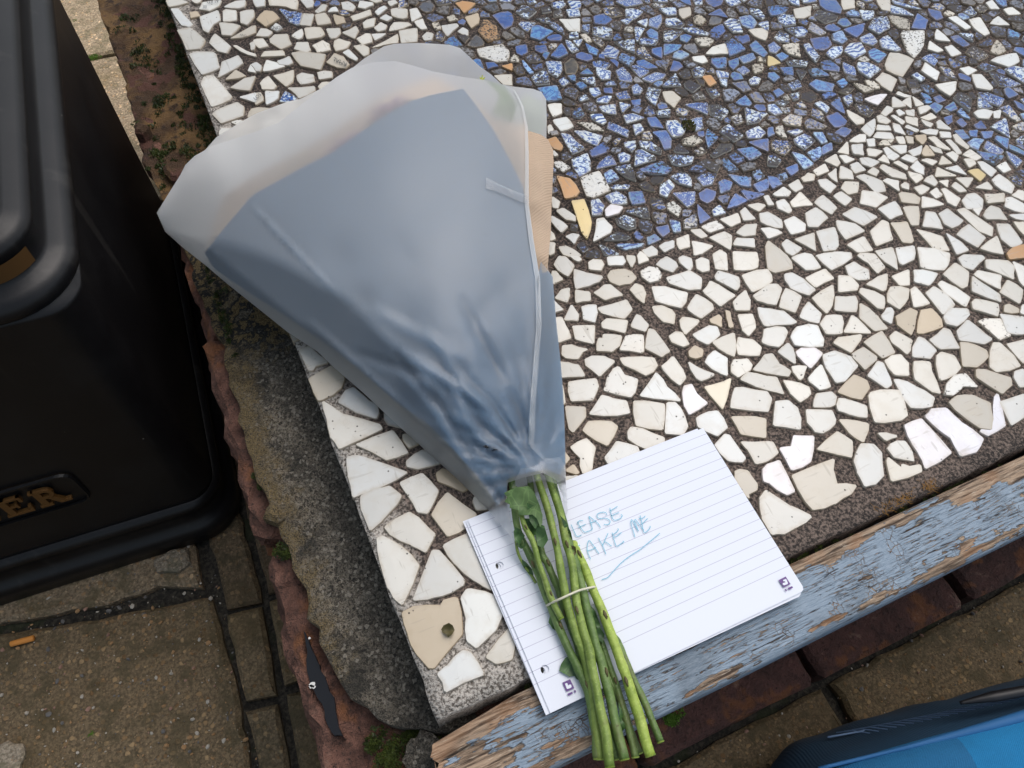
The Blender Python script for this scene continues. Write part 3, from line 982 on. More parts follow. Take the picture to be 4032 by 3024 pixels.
TILES = """C
w 300,0 350,5 405,60 365,135 335,120 270,60
c 370,0 430,0 455,25 430,38 395,20
w 495,40 520,22 585,30 597,60 575,100 498,90
w 615,5 725,0 738,40 715,60 625,62
c 738,-5 800,0 800,35 772,78 745,30
w 812,0 830,-34 870,0 888,28 820,55
w 930,55 965,20 1000,0 1060,35 1078,65 1045,108
w 1080,10 1110,-5 1165,15 1175,70 1150,97 1085,45
w 1190,25 1230,10 1275,25 1280,95 1240,105 1200,85
w 1300,-15 1350,-45 1392,-15 1400,95 1320,85
w 1432,-30 1590,-25 1595,70 1560,90 1440,92
c 258,95 285,95 335,150 262,185
w 398,85 470,105 590,135 570,165 500,195 410,215
C 617,130 640,92 730,82 775,100 810,140 770,178 690,190 635,165
s 830,100 880,70 940,75 970,115 955,160 890,175 840,140
w 1000,140 1150,95 1230,145 1225,215 1150,220 1015,175
w 1310,130 1335,97 1470,140 1478,195 1455,228 1320,155
w 1488,125 1590,90 1659,85 1690,165 1659,190 1555,235
w 1235,230 1285,160 1345,190 1450,255 1350,328 1245,240
w 525,240 600,185 640,185 720,255 600,287
c 275,275 320,215 372,203 375,265 360,300
c 408,220 505,235 510,290 410,305
c 762,215 800,178 850,195 870,245 855,310 800,265
w 903,200 990,197 1138,240 1130,300 1100,340 930,295
w 1135,335 1195,247 1300,310 1310,345 1225,408 1140,350
w 265,285 335,350 268,368
w 337,415 385,312 435,375 430,420
g 447,325 545,313 555,370 540,430 460,410
w 553,335 745,283 780,345 725,408 580,370
w 1430,300 1515,222 1545,290 1540,355 1445,355
c 907,325 970,318 1035,345 1060,380 1053,440 980,425 920,365
w 770,445 805,378 830,380 890,445 865,490 775,465
w 270,398 320,395 345,440 383,535 300,562
w 388,450 540,448 530,568 412,538
c 580,430 615,405 752,420 735,500 585,465
c 1083,420 1110,393 1215,415 1195,450 1120,510 1090,460
t 1278,410 1340,375 1360,395 1360,460 1290,430
t 1382,350 1410,360 1438,460 1410,465 1390,400
w 1462,382 1555,375 1580,470 1535,522 1490,480
g 1168,510 1275,450 1330,455 1352,510 1270,575 1200,540
c 868,530 885,470 920,480 1025,620 970,658 865,605
c 1015,520 1060,490 1100,495 1152,575 1110,592 1030,560
c 560,535 585,535 590,507 715,520 700,580 650,622 545,618
s 735,515 850,510 855,620 830,628 695,610
c 1297,558 1440,497 1452,560 1440,655 1385,630
w 1462,525 1560,540 1620,590 1605,645 1465,640
c 320,640 325,580 380,570 495,602 460,620 430,668 350,660
t 1140,620 1180,582 1240,610 1235,650 1190,670 1150,655
g 1248,690 1310,608 1395,655 1400,775 1350,760
w 468,672 510,645 600,645 668,680 570,780 480,710
c 695,665 760,655 920,660 947,715 870,778 720,705
w 965,720 1040,650 1075,690 1130,790 1085,843 985,750
w 1140,685 1190,715 1315,770 1225,815 1190,790
w 1420,700 1440,668 1530,665 1558,700 1545,740 1465,790 1418,755
w 600,850 650,735 690,715 730,770 820,800 795,890 770,918 590,872
c 298,685 360,690 435,708 473,780 315,790
g 825,908 935,752 1010,850 1095,940 920,925
p 1105,880 1115,840 1165,825 1200,890 1270,955 1148,1030 1120,980
r 1243,848 1380,810 1420,790 1400,900 1365,998 1290,910
w 363,815 545,795 565,850 525,935 380,942
c 300,830 325,828 342,960 315,965 300,900
w 497,1025 580,898 660,920 745,940 765,1020 600,1035
w 785,940 860,938 990,960 990,1050 975,1128 800,1100
w 1005,950 1060,948 1095,985 1142,1100 1110,1160 990,1150
C 345,972 475,975 478,1040 395,1145 370,1125
C 455,1125 490,1070 570,1062 650,1070 690,1105 620,1230 480,1150
g 1190,1050 1215,1030 1330,1000 1400,1110 1330,1170 1200,1105
C 1420,1040 1510,1038 1648,1055 1645,1180 1480,1155
w 745,1140 770,1107 850,1120 990,1180 985,1220 875,1258 750,1190
w 375,1240 480,1178 540,1240 515,1390 460,1415 440,1310
w 600,1310 680,1200 820,1240 830,1285 740,1340 620,1350
w 1310,1220 1380,1150 1410,1155 1520,1310 1500,1335 1400,1330
C 1440,1400 1470,1382 1530,1390 1590,1480 1590,1520 1530,1550 1540,1575 1450,1480
t 330,1250 375,1310 343,1350 325,1310
t 345,1390 400,1345 440,1400 420,1415
c 345,1425 430,1420 430,1450 345,1470
D
w -100,260 -70,240 0,185 60,180 90,210 50,320 0,315 -80,290
w -70,335 0,340 110,360 190,430 150,445 0,455 -30,450
w -25,475 0,465 110,460 130,490 100,560 70,590 0,580 -40,560
c -100,735 -20,640 30,632 70,695 150,745 135,782 0,765 -90,742
c -185,800 -140,755 0,782 55,785 105,898 0,872 -90,845
w -239,930 -214,850 -159,850 0,880 28,925 5,1010 -244,985
w -181,1205 0,1203 35,1205 68,1280 0,1330 -79,1350 -139,1250
p -39,1380 0,1345 75,1320 175,1525 130,1552 0,1470 -29,1465
w -59,1570 -19,1515 150,1620 285,1685 240,1730 110,1800 20,1805 -40,1700
C -20,-60 0,-100 70,-50 130,0 165,80 40,110 0,90
w 150,15 230,-20 285,-10 345,75 250,95
w 305,0 420,-25 540,-20 545,15 410,95
w 575,0 600,-20 690,-15 760,75 710,115 650,50
w 690,-30 805,-55 840,95 760,45
w 825,-50 945,-65 945,25 870,62 850,50
w 965,-55 1080,-50 1180,-15 1180,20 1140,95 1080,92 990,75
w 1230,15 1265,-10 1390,-5 1408,12 1325,92 1265,75
o 1545,-10 1590,-55 1659,-75 1690,0 1659,15 1560,25
c 1408,25 1560,35 1598,75 1590,155 1410,80
w 1585,35 1659,65 1680,150 1659,200 1630,170
w 500,65 560,35 655,90 662,150 595,158 520,130
w 240,145 370,82 430,145 305,205
w 105,115 150,107 225,145 308,220 265,258 150,215 108,155
w 800,130 915,87 918,190 850,190
g 945,90 1010,88 1100,110 1095,130 1045,190 950,165
c 1130,120 1210,45 1300,105 1290,200 1255,212
w 1335,115 1360,88 1515,125 1510,220 1345,130
w 455,125 530,130 590,190 580,225 455,235
w 632,185 665,165 770,115 765,225 740,232
w 1320,130 1400,185 1500,250 1512,300 1320,230
w 1498,235 1555,152 1655,215 1630,310
c 283,270 420,185 418,320 380,375
w 72,325 115,207 218,265 178,370 75,335
w 1098,180 1120,160 1210,200 1310,270 1285,330 1250,315 1130,225
c 770,300 790,200 860,197 915,215 910,270 850,350
w 920,220 955,197 1000,250 1052,310 945,335
w 1020,240 1075,197 1155,245 1212,320 1135,382 1100,345
w 435,262 570,255 585,300 575,365 430,350
w 590,240 600,207 690,230 755,265 750,345 705,340
C 595,303 650,330 720,395 778,470 690,485 595,400
w 205,395 260,293 350,370 330,435
c 1315,300 1340,277 1490,310 1490,395 1325,345
C 1530,320 1560,308 1628,340 1625,368 1530,365
g 1640,330 1659,310 1680,340 1659,380 1635,370
w 735,385 770,335 800,333 820,365 800,440 740,410
t 825,390 920,335 970,355 960,420 930,515 840,450
t 965,500 990,350 1060,335 1130,410 1135,460 1010,500
w 1135,400 1185,340 1295,345 1305,385 1220,460 1150,440
w 1500,375 1659,395 1670,450 1659,510 1550,500
w 335,440 380,382 480,385 492,430 480,500 375,508
w 490,495 545,380 580,400 670,500
s 1360,425 1400,405 1510,405 1575,520 1500,545 1440,490
w 1220,485 1290,412 1370,470 1455,540 1405,570 1240,545
g 145,530 190,455 270,440 320,450 365,545 355,590 170,580
c 420,565 450,530 608,510 600,550 540,630
C 615,560 735,485 825,630 745,665
c 785,525 820,487 935,545 920,620 900,640 800,560
w 1045,545 1140,463 1180,480 1245,600 1115,605 1070,570
w 60,620 130,560 160,590 180,650 178,700 110,660
p 178,620 220,595 305,592 355,630 275,730 190,650
w 935,590 975,520 1010,530 1095,610 1060,663 940,655
w 1545,570 1659,540 1690,640 1659,700 1600,640
C 1245,555 1350,575 1420,610 1430,650 1355,722 1260,715
C 540,640 615,590 705,650 700,680 630,742 545,660
g 350,640 430,612 540,650 585,715 500,810 440,825 370,720
w 750,680 800,645 860,637 915,700 912,778 820,775
w 1090,650 1120,620 1210,650 1250,730 1160,800 1115,808 1088,700
w 1435,680 1460,560 1500,560 1590,640 1640,715 1480,755 1435,720
w 150,715 255,712 225,790 205,805 165,760
g 258,795 310,735 345,700 410,850 340,870 265,815
w 640,775 710,680 745,690 770,745 805,835 765,860
w 945,680 1050,685 1060,740 1120,895 1060,880 950,800
C 1345,735 1400,735 1575,790 1580,840 1520,895 1345,785
w 1600,745 1659,730 1680,800 1659,850 1630,850 1595,790
w 95,805 200,820 270,855 278,890 262,915 205,950 140,885
t 450,880 560,768 640,800 662,850 610,930 470,890
w 815,800 840,795 960,840 1085,920 1065,975 930,988 880,930
s 1138,900 1155,830 1200,775 1280,760 1360,850 1270,845 1195,905
w 290,980 310,890 410,877 445,905 440,960 400,980
c 440,960 460,922 500,925 640,975 645,1050 530,1030 450,1000
w 650,900 665,880 790,868 850,870 910,1030 870,1065 750,1080 690,1075
p 1470,905 1490,890 1545,1100 1420,1165 1370,1135 1450,1128 1468,1050
C 1170,945 1220,905 1330,900 1440,950 1460,1050 1445,1125 1370,1115 1210,1000
w 1500,945 1659,890 1690,950 1659,1050 1575,1097
w 35,1100 45,940 130,935 190,980 215,1050 210,1125 120,1110
w 245,995 420,1000 440,1060 435,1090 350,1150 310,1145 255,1085
C 460,1060 500,1058 655,1085 655,1130 620,1208 520,1140
p 1015,1040 1060,990 1150,985 1250,1075 1400,1185 1350,1270 1250,1300 1180,1180 1100,1125
p 880,1100 990,1052 1050,1110 1195,1275 1020,1380 1000,1320 940,1230
p 75,1245 150,1235 165,1160 300,1165 280,1335 155,1390
C 312,1255 450,1132 550,1200 545,1310 440,1285
w 555,1330 600,1215 690,1220 735,1270 750,1430 700,1480 625,1500 575,1400
c 705,1150 760,1145 840,1170 760,1200
c 775,1300 800,1370 860,1385 870,1345 930,1370 990,1355 1000,1400 800,1462 765,1330
C 150,1425 425,1315 420,1380 450,1480 575,1490 540,1540 430,1610 290,1650 240,1590
A
w 830,95 995,-5 1060,40 1165,145 1105,262 1000,215 870,150
w 785,165 820,150 940,220 1062,345 950,605 860,500 800,330
w 1015,575 1140,245 1190,250 1355,445 1340,480 1200,545 1100,570
c 1210,215 1360,145 1380,115 1430,200 1460,330 1535,510 1420,450 1290,340
C 1245,162 1135,15 1235,-130 1430,10 1380,90
g 1325,555 1365,500 1400,497 1560,545 1600,660 1560,760 1430,885 1370,840 1360,700
t 945,650 1010,615 1200,605 1225,565 1290,548 1310,560 1338,730 1335,800 1150,1015 1115,1010 1040,920 985,800
c 1485,940 1660,730 1680,850 1660,960 1555,987
w 1170,1050 1230,1000 1340,893 1390,910 1480,1050 1225,1168 1205,1100
B
w 275,605 345,583 470,690 385,715 370,745 340,740
C 340,795 490,710 570,770 575,800 550,860 440,930 400,938 370,880
w 530,945 580,870 630,850 745,945 790,970 795,1020 780,1052 640,1010
w 430,940 560,1020 810,1095 820,1120 540,1255 480,1170 455,1050
w 643,1222 890,1128 990,1275 850,1323
w 590,1300 650,1287 700,1300 985,1405 830,1490 625,1565 595,1420
w 970,1330 1080,1250 1110,1255 1200,1340 1040,1382 975,1360
C 950,1160 970,1150 1060,1215 990,1245 955,1195
w 928,1468 1075,1403 1183,1520 1115,1670 1045,1659 990,1560
t 1165,1410 1210,1375 1320,1430 1378,1505 1345,1530 1180,1460
c 1405,1590 1420,1550 1510,1640 1430,1648
w 675,1560 760,1510 870,1493 948,1555 870,1659 740,1784 680,1640
E
b 25,75 60,35 120,40 160,70 100,120 60,105
b 90,0 150,0 160,15 110,25
b 250,20 330,0 350,25 310,60 260,45
b 360,5 440,5 445,50 390,70
b 40,155 60,140 155,145 100,205 75,190
B 130,170 170,163 270,205 180,262 120,245
b 190,45 240,40 260,75 200,85
b 155,115 240,110 260,150 200,140
k 270,70 320,65 330,105 270,110
b 240,155 270,143 330,185 340,225 290,200
g 305,125 440,120 440,205 370,200 330,150
b 350,65 430,55 445,100 370,110
b 370,215 430,205 430,245 370,250
b 455,160 505,155 495,215 450,200
B 530,105 610,85 650,125 605,160 530,150
b 520,180 590,170 650,190 645,255 590,250 525,225
k 590,55 680,50 720,100 650,115 600,95
b 735,60 770,55 850,75 790,125 740,110
b 670,10 720,0 840,5 850,25 740,45
b 700,130 790,120 745,160
b 810,140 880,120 870,175
b 890,125 965,95 970,150 940,190 885,170
b 950,55 1060,50 1065,95 1010,100
C 1080,60 1155,50 1160,100 1110,125 1085,100
b 995,120 1060,112 1120,150 1090,180 1000,165
b 800,170 860,180 810,270 798,220
B 870,210 900,185 945,210 945,260 890,245
b 985,195 1110,195 1070,240 1020,270 985,265
B 1090,230 1130,222 1168,235 1130,275 1090,260
b 1095,180 1200,180 1280,215 1270,230 1150,210
k 1175,110 1220,95 1260,130 1230,165 1180,150
k 1180,250 1280,245 1310,265 1280,300 1220,300
b 820,255 860,245 945,265 930,290 830,285
b 660,270 795,250 795,345 740,320
k 800,330 850,290 915,385 870,385 810,350
B 905,320 970,305 970,380 905,345
B 985,285 1100,290 1080,320 985,358
g 1255,350 1300,305 1380,285 1400,350 1300,355
B 1380,275 1430,245 1460,270 1515,320 1410,365
B 1440,240 1530,225 1545,270 1490,285
B 1280,200 1310,175 1365,155 1385,200 1330,258 1285,235
b 1370,150 1410,120 1470,130 1495,210 1430,210
B 1270,95 1350,55 1400,115 1330,100
B 1250,0 1370,0 1360,30 1310,48 1270,30
B 1470,110 1545,95 1590,150 1560,190 1490,160
b 1590,150 1659,135 1659,200 1640,195
b 1540,55 1600,60 1640,110 1620,130 1550,90
c 1530,195 1620,185 1659,210 1640,265 1570,235
B 20,300 95,285 105,340 60,360 30,345
B 145,295 220,290 235,330 190,345 150,325
B 250,365 320,280 365,350 300,380
b 345,255 380,265 435,325 390,340 355,285
b 395,265 460,255 430,305
B 475,280 560,325 550,360 500,345
k 440,225 480,220 520,270 490,280
b 575,345 620,290 695,325 680,380 610,365
B 685,385 710,345 800,375 760,430
b 520,400 570,385 640,410 610,445 530,430
B 805,395 850,385 945,440 880,448 815,425
b 765,430 800,420 890,460 830,505
b 670,460 720,432 775,490 780,530 700,520 685,490
b 545,435 640,460 635,510 580,515 550,480
B 440,480 490,440 530,480
b 430,500 535,498 540,555 490,535
b 300,520 340,495 375,530 330,560
b 218,400 250,393 320,400 325,455 290,500 235,465
B 65,385 110,430 140,470 115,478 75,425
b 125,500 215,440 245,545 160,552
B 165,570 290,555 325,640 230,660 190,620
d 340,410 390,375 430,420 410,480 350,480
B 410,545 450,525 490,560 450,580
b 500,570 560,565 580,605 530,630
B 590,570 650,565 655,605 600,600
b 775,565 810,545 850,580 830,610 785,612
b 430,625 480,605 500,640 440,655
b 545,640 600,618 650,620 620,665 550,660
b 600,540 650,520 680,550 610,555
k 670,610 740,585 770,640 690,645
B 770,650 835,640 830,680 780,678
b 695,660 770,680 715,730
b 560,690 670,675 675,740 590,725
B 390,720 440,690 475,740 440,765 395,755
b 870,605 880,560 965,580 930,685 865,625
c 975,595 1040,590 1095,635 1050,700 1000,660
b 975,560 1060,475 1098,560
b 840,510 930,470 1000,480 975,510 900,535
b 1115,540 1150,520 1225,560 1170,600 1125,570
b 1165,450 1210,430 1255,450 1235,495 1180,500
g 1165,370 1245,362 1270,400 1235,412 1175,395
B 1290,380 1385,375 1385,440 1330,445 1290,410
B 1400,400 1465,375 1470,420 1430,455
B 1465,375 1560,345 1580,380 1500,415
B 1540,290 1580,260 1659,345 1630,370 1560,330
b 1320,455 1405,470 1405,500 1340,505
b 1340,510 1395,515 1390,565 1355,545
o 1235,495 1285,485 1325,540 1280,560
b 1450,450 1500,425 1545,460 1500,485
k 1555,420 1630,410 1620,465 1570,480
b 1535,520 1570,495 1610,510 1600,545 1545,550
b 1255,565 1320,575 1350,610 1300,635
k 1165,620 1220,590 1260,640 1190,650
b 1120,675 1165,670 1265,665 1268,745 1215,720 1150,695
b 1280,675 1350,680 1405,720 1360,775 1285,740
b 1510,695 1580,720 1659,735 1600,790 1525,805
k 1410,760 1480,740 1500,790 1450,810
k 1060,700 1150,710 1130,755 1070,745
b 930,720 1025,710 1025,755 950,755
b 720,750 780,735 860,765 740,800
b 505,740 580,735 615,785 590,808 520,770
B 875,760 930,755 985,830 900,820
b 630,785 760,845 750,890 615,830
b 780,810 830,803 855,845 800,880
g 230,680 320,672 325,735 265,758
g 265,775 355,755 400,820 320,850 275,800
b 400,845 470,845 590,880 550,945 480,915
b 312,860 370,870 470,960 390,998
k 420,790 520,795 600,850 500,840
k 650,920 690,890 705,905 670,945
B 497,985 590,925 635,960 620,985 520,1020
b 725,920 800,905 805,950 780,985 730,950
b 820,915 900,920 970,970 965,1000 840,955
B 910,855 1000,845 1035,900 1030,960 990,970 950,890
b 995,785 1060,780 1130,830 1100,880 1040,890 1000,830
b 1155,775 1230,760 1240,830 1190,850
b 1050,965 1085,925 1150,985 1060,985
k 1100,905 1190,875 1240,915 1180,945 1110,935
B 1255,890 1270,830 1340,885 1275,960
b 1345,850 1400,805 1500,880 1440,920
b 1515,855 1600,815 1645,860 1610,895 1530,895
B 1530,925 1659,900 1659,985 1600,960
b 1285,1000 1350,930 1430,930 1420,970 1310,1020
B 1455,965 1560,950 1620,1000 1540,1040
k 1180,975 1230,950 1265,985 1210,1005
b 795,1075 800,975 830,965 930,1010 930,1035
b 685,1000 720,985 770,1010 760,1045 700,1055
b 545,1095 570,1045 640,995 680,1065 620,1075
b 385,1030 490,990 510,1100 440,1145 400,1090
b 1010,1000 1180,1015 1160,1060 1090,1075 1040,1060
k 1200,1060 1260,1030 1350,1080 1330,1120 1250,1080
B 1360,1030 1390,1020 1470,1100 1410,1115 1370,1070
b 665,1085 770,1060 805,1175 740,1150
B 815,1105 970,1045 1040,1095 1000,1130 900,1130
B 1145,1100 1200,1060 1262,1095 1230,1115
B 1395,1125 1550,1145 1550,1210 1480,1200
B 1560,1110 1600,1090 1640,1140 1590,1175
S 440,1155 565,1110 640,1235 520,1285 480,1270
B 595,1125 640,1095 695,1155 620,1190
b 1025,1150 1080,1110 1150,1130 1165,1210 1090,1190
b 1190,1145 1230,1120 1330,1120 1300,1190 1240,1205
B 1335,1180 1370,1160 1430,1180 1415,1230 1350,1255
B 1560,1200 1659,1160 1659,1230 1600,1250
B 1475,1228 1640,1260 1530,1300
b 635,1215 680,1195 765,1200 750,1225 660,1230
k 820,1190 870,1170 930,1240 850,1225
b 960,1200 1020,1165 1055,1205 1000,1280 955,1260
b 600,1270 680,1235 745,1280 745,1320 650,1325
B 755,1245 845,1240 865,1315 780,1330
b 1040,1250 1190,1240 1185,1310 1140,1345
B 1210,1250 1260,1222 1325,1245 1310,1295 1265,1320 1220,1295
B 1395,1355 1445,1255 1530,1300
b 508,1300 560,1290 600,1330 580,1395 520,1400
p 600,1360 640,1325 720,1345 690,1385 610,1405
b 735,1370 830,1345 880,1340 895,1420 800,1390
k 1000,1320 1050,1300 1100,1350 1080,1405 1010,1360
B 1200,1320 1290,1410 1220,1450
b 1295,1360 1345,1325 1390,1380 1310,1400
y 385,1305 465,1293 515,1440 485,1550 450,1500
o 290,1140 375,1155 440,1240 415,1270 345,1285
o 228,905 280,885 330,945 320,975 270,965
b 670,1420 730,1395 800,1420 805,1475 750,1490 690,1460
g 525,1570 550,1420 590,1410 650,1470 640,1510
b 595,1555 680,1500 770,1535 750,1550
B 785,1515 810,1495 855,1540 840,1565 800,1550
B 870,1535 930,1515 970,1550 880,1585
B 930,1475 1015,1460 1020,1510 975,1540
B 1020,1420 1090,1435 1095,1500 1050,1505
k 1110,1430 1195,1380 1200,1475 1115,1485
b 560,1580 660,1620 695,1650 600,1655
B 665,1585 860,1575 850,1595 730,1620
S 270,1050 310,1040 380,1085 330,1115 280,1075
w 260,1270 310,1300 300,1350 265,1345
w 285,1365 330,1350 410,1400 415,1435 350,1425
w 255,1400 330,1440 365,1470 320,1510 255,1440
w 345,1530 395,1510 440,1520 405,1580
b 420,1580 460,1565 495,1610 460,1635
w 245,1490 270,1510 285,1550 245,1560
c 300,1600 350,1590 450,1650 420,1675 330,1650
w 240,1570 280,1575 275,1640 240,1659
w 230,815 250,805 270,840 235,870
w 265,975 300,1010 270,1015
w 840,1620 910,1590 945,1620 945,1650 880,1668
w 950,1595 990,1570 1050,1555 1055,1600 985,1635
w 1065,1545 1145,1515 1155,1600 1085,1618
w 1165,1560 1305,1590 1240,1640 1180,1655
w 1155,1490 1220,1480 1270,1530 1225,1545
s 1225,1470 1330,1430 1380,1475 1280,1508
w 1345,1420 1465,1380 1485,1440 1420,1470
w 1475,1370 1510,1340 1580,1420 1500,1430
w 1525,1330 1600,1315 1645,1330 1600,1372
w 1275,1540 1380,1500 1425,1525 1415,1620
c 1450,1510 1510,1455 1590,1450 1580,1525 1500,1535
w 1432,1590 1450,1545 1570,1550 1575,1605
F
B 0,45 60,35 135,50 100,90 20,105
b 130,0 200,0 205,40 160,25
c 165,60 280,40 275,100 230,120 180,120
B 330,0 440,0 480,60 470,90 370,65 335,35
c 475,0 560,0 565,50 490,65
b 60,105 100,92 165,100 180,160 110,170 70,145
b 110,180 225,170 260,200 240,235 190,240
b 295,100 330,60 455,100 440,130 370,150
k 260,190 280,140 380,210 340,230
B 490,190 630,145 620,200 575,240
b 650,180 690,110 770,105 790,180 720,220
b 590,65 690,70 680,115 620,130
c 700,0 790,0 790,75 740,65
b 800,0 1000,60 990,60 820,25
b 795,30 880,55 950,100 800,85
k 780,95 915,125 920,190 850,180 800,140
B 970,85 1040,130 1020,190 930,180
B 1035,55 1120,75 1135,120 1090,135 1050,100
b 40,245 75,195 130,220 140,275 70,265
B 270,250 390,235 415,290 360,325 300,320
B 415,220 480,200 515,260 480,285 420,265
b 595,245 660,215 710,270 680,295 610,275
b 720,260 775,230 865,325 830,335 740,310
S 860,220 870,200 1012,198 1010,290 945,378 900,330
c 755,425 790,345 850,350 945,390 870,500 770,460
c 693,515 740,470 835,515 800,595 740,560
b 0,290 40,270 85,310 50,345 10,335
k 90,295 200,280 210,370 130,350
b 230,290 260,280 335,365 310,405 250,335
b 375,345 420,305 480,300 475,350 420,385
b 495,330 530,280 600,275 635,340 560,380
B 650,330 690,310 770,350 720,405 660,370
y 0,360 30,370 85,410 45,420 0,430
b 120,395 170,385 260,400 250,430 140,425
B 340,400 400,385 465,440 460,465 350,450
b 485,400 560,430 570,490 500,470
b 580,405 650,405 735,450 660,505 590,460
B 75,440 160,435 165,490 110,485
B 0,470 40,465 80,500 40,530 0,500
b 185,450 250,460 215,515
B 260,450 330,440 400,490 290,495
B 265,545 310,515 430,545 420,590 320,590
B 445,530 490,505 520,540 480,570
k 550,535 610,550 690,585 620,600
b 125,545 200,515 220,560 160,585
B 30,590 70,570 110,600 60,630
b 140,610 210,595 200,640 165,650
B 350,610 400,590 450,610 370,640
B 400,670 460,630 500,740 440,710
b 485,630 540,610 550,660 520,690
p 625,640 700,615 775,610 710,680
b 45,665 90,645 140,655 100,685
k 175,680 220,650 250,700 200,700
b 300,670 340,655 400,700 380,735
b 0,680 40,675 95,735 50,750 0,720
k 565,670 640,680 690,715 660,755 600,730
B 375,755 450,725 515,785 470,825 430,825
w 510,710 570,740 625,775 620,800 575,810 520,750
k 90,780 140,740 220,760 210,820 120,810
b 120,850 190,835 230,850 180,880
B 430,860 480,820 545,840 500,890
b 165,900 240,865 310,905 240,970 180,930
B 255,985 340,950 350,1000 300,1045
B 345,960 410,925 420,970 350,1005
B 155,980 230,1000 300,1060 235,1095
B 110,1090 190,1060 200,1105 150,1140
B 60,1125 120,1115 130,1155 80,1175
B 0,1140 60,1155 95,1195 30,1225 0,1180
b 0,1010 50,1000 85,1040 60,1080 0,1075
B 0,830 30,820 45,870 0,890
B 985,600 1040,620 1060,650 1010,640
B 985,545 1020,540 1095,590 1040,610
g 1080,550 1220,530 1215,580 1180,625 1120,590
k 900,520 960,505 985,560 920,565
b 930,490 960,470 1020,510 990,530
g 990,460 1015,405 1110,470 1090,525
k 1110,430 1180,440 1230,520 1160,495
b 995,380 1050,350 1100,395 1080,430
g 1035,320 1045,265 1140,330 1100,340
g 1080,255 1095,190 1180,270 1110,265
B 1180,240 1230,225 1310,290 1270,305 1210,270
b 1235,215 1330,220 1330,270
g 1145,305 1190,290 1255,345 1190,365
k 1280,340 1330,295 1430,360 1370,395
k 1440,340 1480,260 1545,330 1490,355
g 1440,395 1520,360 1610,345 1630,400 1560,435
b 1360,425 1400,405 1495,435 1420,460
g 1240,445 1300,430 1355,455 1290,490
b 1435,460 1480,470 1640,545 1590,560 1500,555
g 1320,480 1380,480 1460,570 1440,585 1350,570
b 1530,450 1600,430 1659,440 1659,540 1600,500
g 1300,130 1370,115 1435,220 1400,235 1340,190
g 1165,115 1215,105 1315,180 1280,195
b 1265,75 1310,40 1355,85 1320,108
g 1435,155 1490,105 1565,165 1500,165
g 1410,20 1450,0 1500,60 1440,60
g 1525,60 1580,45 1640,90 1560,95
B 1070,630 1110,615 1155,650 1100,670
B 1035,690 1080,665 1135,690 1090,735
B 1140,700 1200,660 1225,710 1180,725
B 1225,725 1250,700 1310,775 1260,760
B 1135,765 1190,745 1195,795 1160,815
B 1215,790 1250,765 1290,805 1260,830
b 1200,635 1245,597 1320,640 1305,725 1250,680
b 1360,600 1420,595 1535,640 1500,690 1380,635
B 1525,580 1560,565 1625,615 1560,640
b 1360,625 1400,640 1460,695 1360,700
g 1330,730 1400,705 1460,720 1430,770 1360,765
k 1490,700 1560,680 1640,780 1610,790
b 1440,820 1540,765 1570,895 1500,850
B 1330,810 1380,780 1420,835 1350,835
B 1205,850 1260,838 1310,895 1260,905
B 1300,845 1360,840 1355,890 1310,880
B 1375,855 1460,850 1450,890 1400,900
B 1290,925 1330,895 1400,905 1360,975 1310,955
b 1400,960 1420,910 1530,975 1515,1000 1430,985
B 1480,880 1560,900 1550,970 1470,905
B 1350,980 1430,990 1530,1015 1470,1070 1400,1035
B 1560,935 1659,985 1659,1010 1560,965
b 1540,980 1650,1045 1610,1090 1560,1030
g 1480,1080 1540,1045 1580,1100 1530,1120
k 1555,1150 1600,1125 1650,1160 1640,1210 1590,1190
B 1590,650 1659,680 1659,720 1620,700
b 1610,900 1659,875 1659,940 1620,930
k 1580,820 1659,790 1659,850 1620,850
g 1460,720 1510,710 1500,765 1465,765
w 830,610 840,593 935,625 890,632
w 805,630 820,630 895,690 805,700
w 865,660 925,625 930,700
w 935,620 1015,675 960,690
w 730,740 770,685 810,700 805,725 760,755
w 830,720 850,708 890,735 850,755
w 890,715 950,708 950,755 900,745
w 968,700 1035,685 1055,705 985,745
w 705,750 740,740 800,785 770,805 715,790
w 795,750 820,745 890,790 870,810
w 890,755 970,765 975,820 895,795
w 985,760 1060,730 1095,760 1040,780
w 990,770 1075,800 1055,825 1020,810
w 600,840 690,768 695,830 660,890
w 705,810 790,815 800,845 700,845
w 808,795 850,805 895,875 820,850
w 885,825 900,810 980,845 960,860
w 980,850 1040,835 1105,845 1095,875 1030,870
w 1090,790 1110,775 1190,840 1100,835
w 680,890 700,855 800,860 820,900
w 825,885 880,883 895,930 850,930
C 890,880 940,885 945,930 910,930
t 950,880 1020,875 1025,910 1000,940 960,905
w 1035,890 1080,885 1130,930 1185,975 1100,955
w 1110,850 1185,855 1190,890 1120,890
w 1195,875 1220,865 1305,955 1290,970 1215,920
w 525,920 590,870 635,870 635,920
w 635,905 690,900 695,950 650,955
k 715,940 740,910 815,905 790,945
w 540,940 615,935 620,1010 555,1000
w 640,965 660,960 745,980 700,1015 650,1010
w 450,985 515,915 525,1000
w 745,960 770,950 855,1010 820,1040 780,1030
w 785,945 900,940 895,990 860,1000
w 905,980 1000,940 990,1000 940,1015
c 1040,940 1120,965 1135,995 1080,985
t 995,1000 1025,940 1080,1010 1010,1012
w 1150,905 1180,900 1260,990 1230,1000
w 1150,1000 1195,980 1235,1010 1215,1050
w 1260,1000 1310,965 1385,1020 1350,1040
w 365,1040 440,995 470,1050 450,1080
w 460,1010 500,1005 565,1035 500,1060
w 590,1025 650,1020 725,1050 670,1085 610,1065
w 710,1040 750,1003 790,1065
w 720,1085 740,1065 890,1130 900,1165 800,1150
w 810,1055 840,1040 910,1080 900,1105
w 860,1030 895,1000 970,1030 940,1060
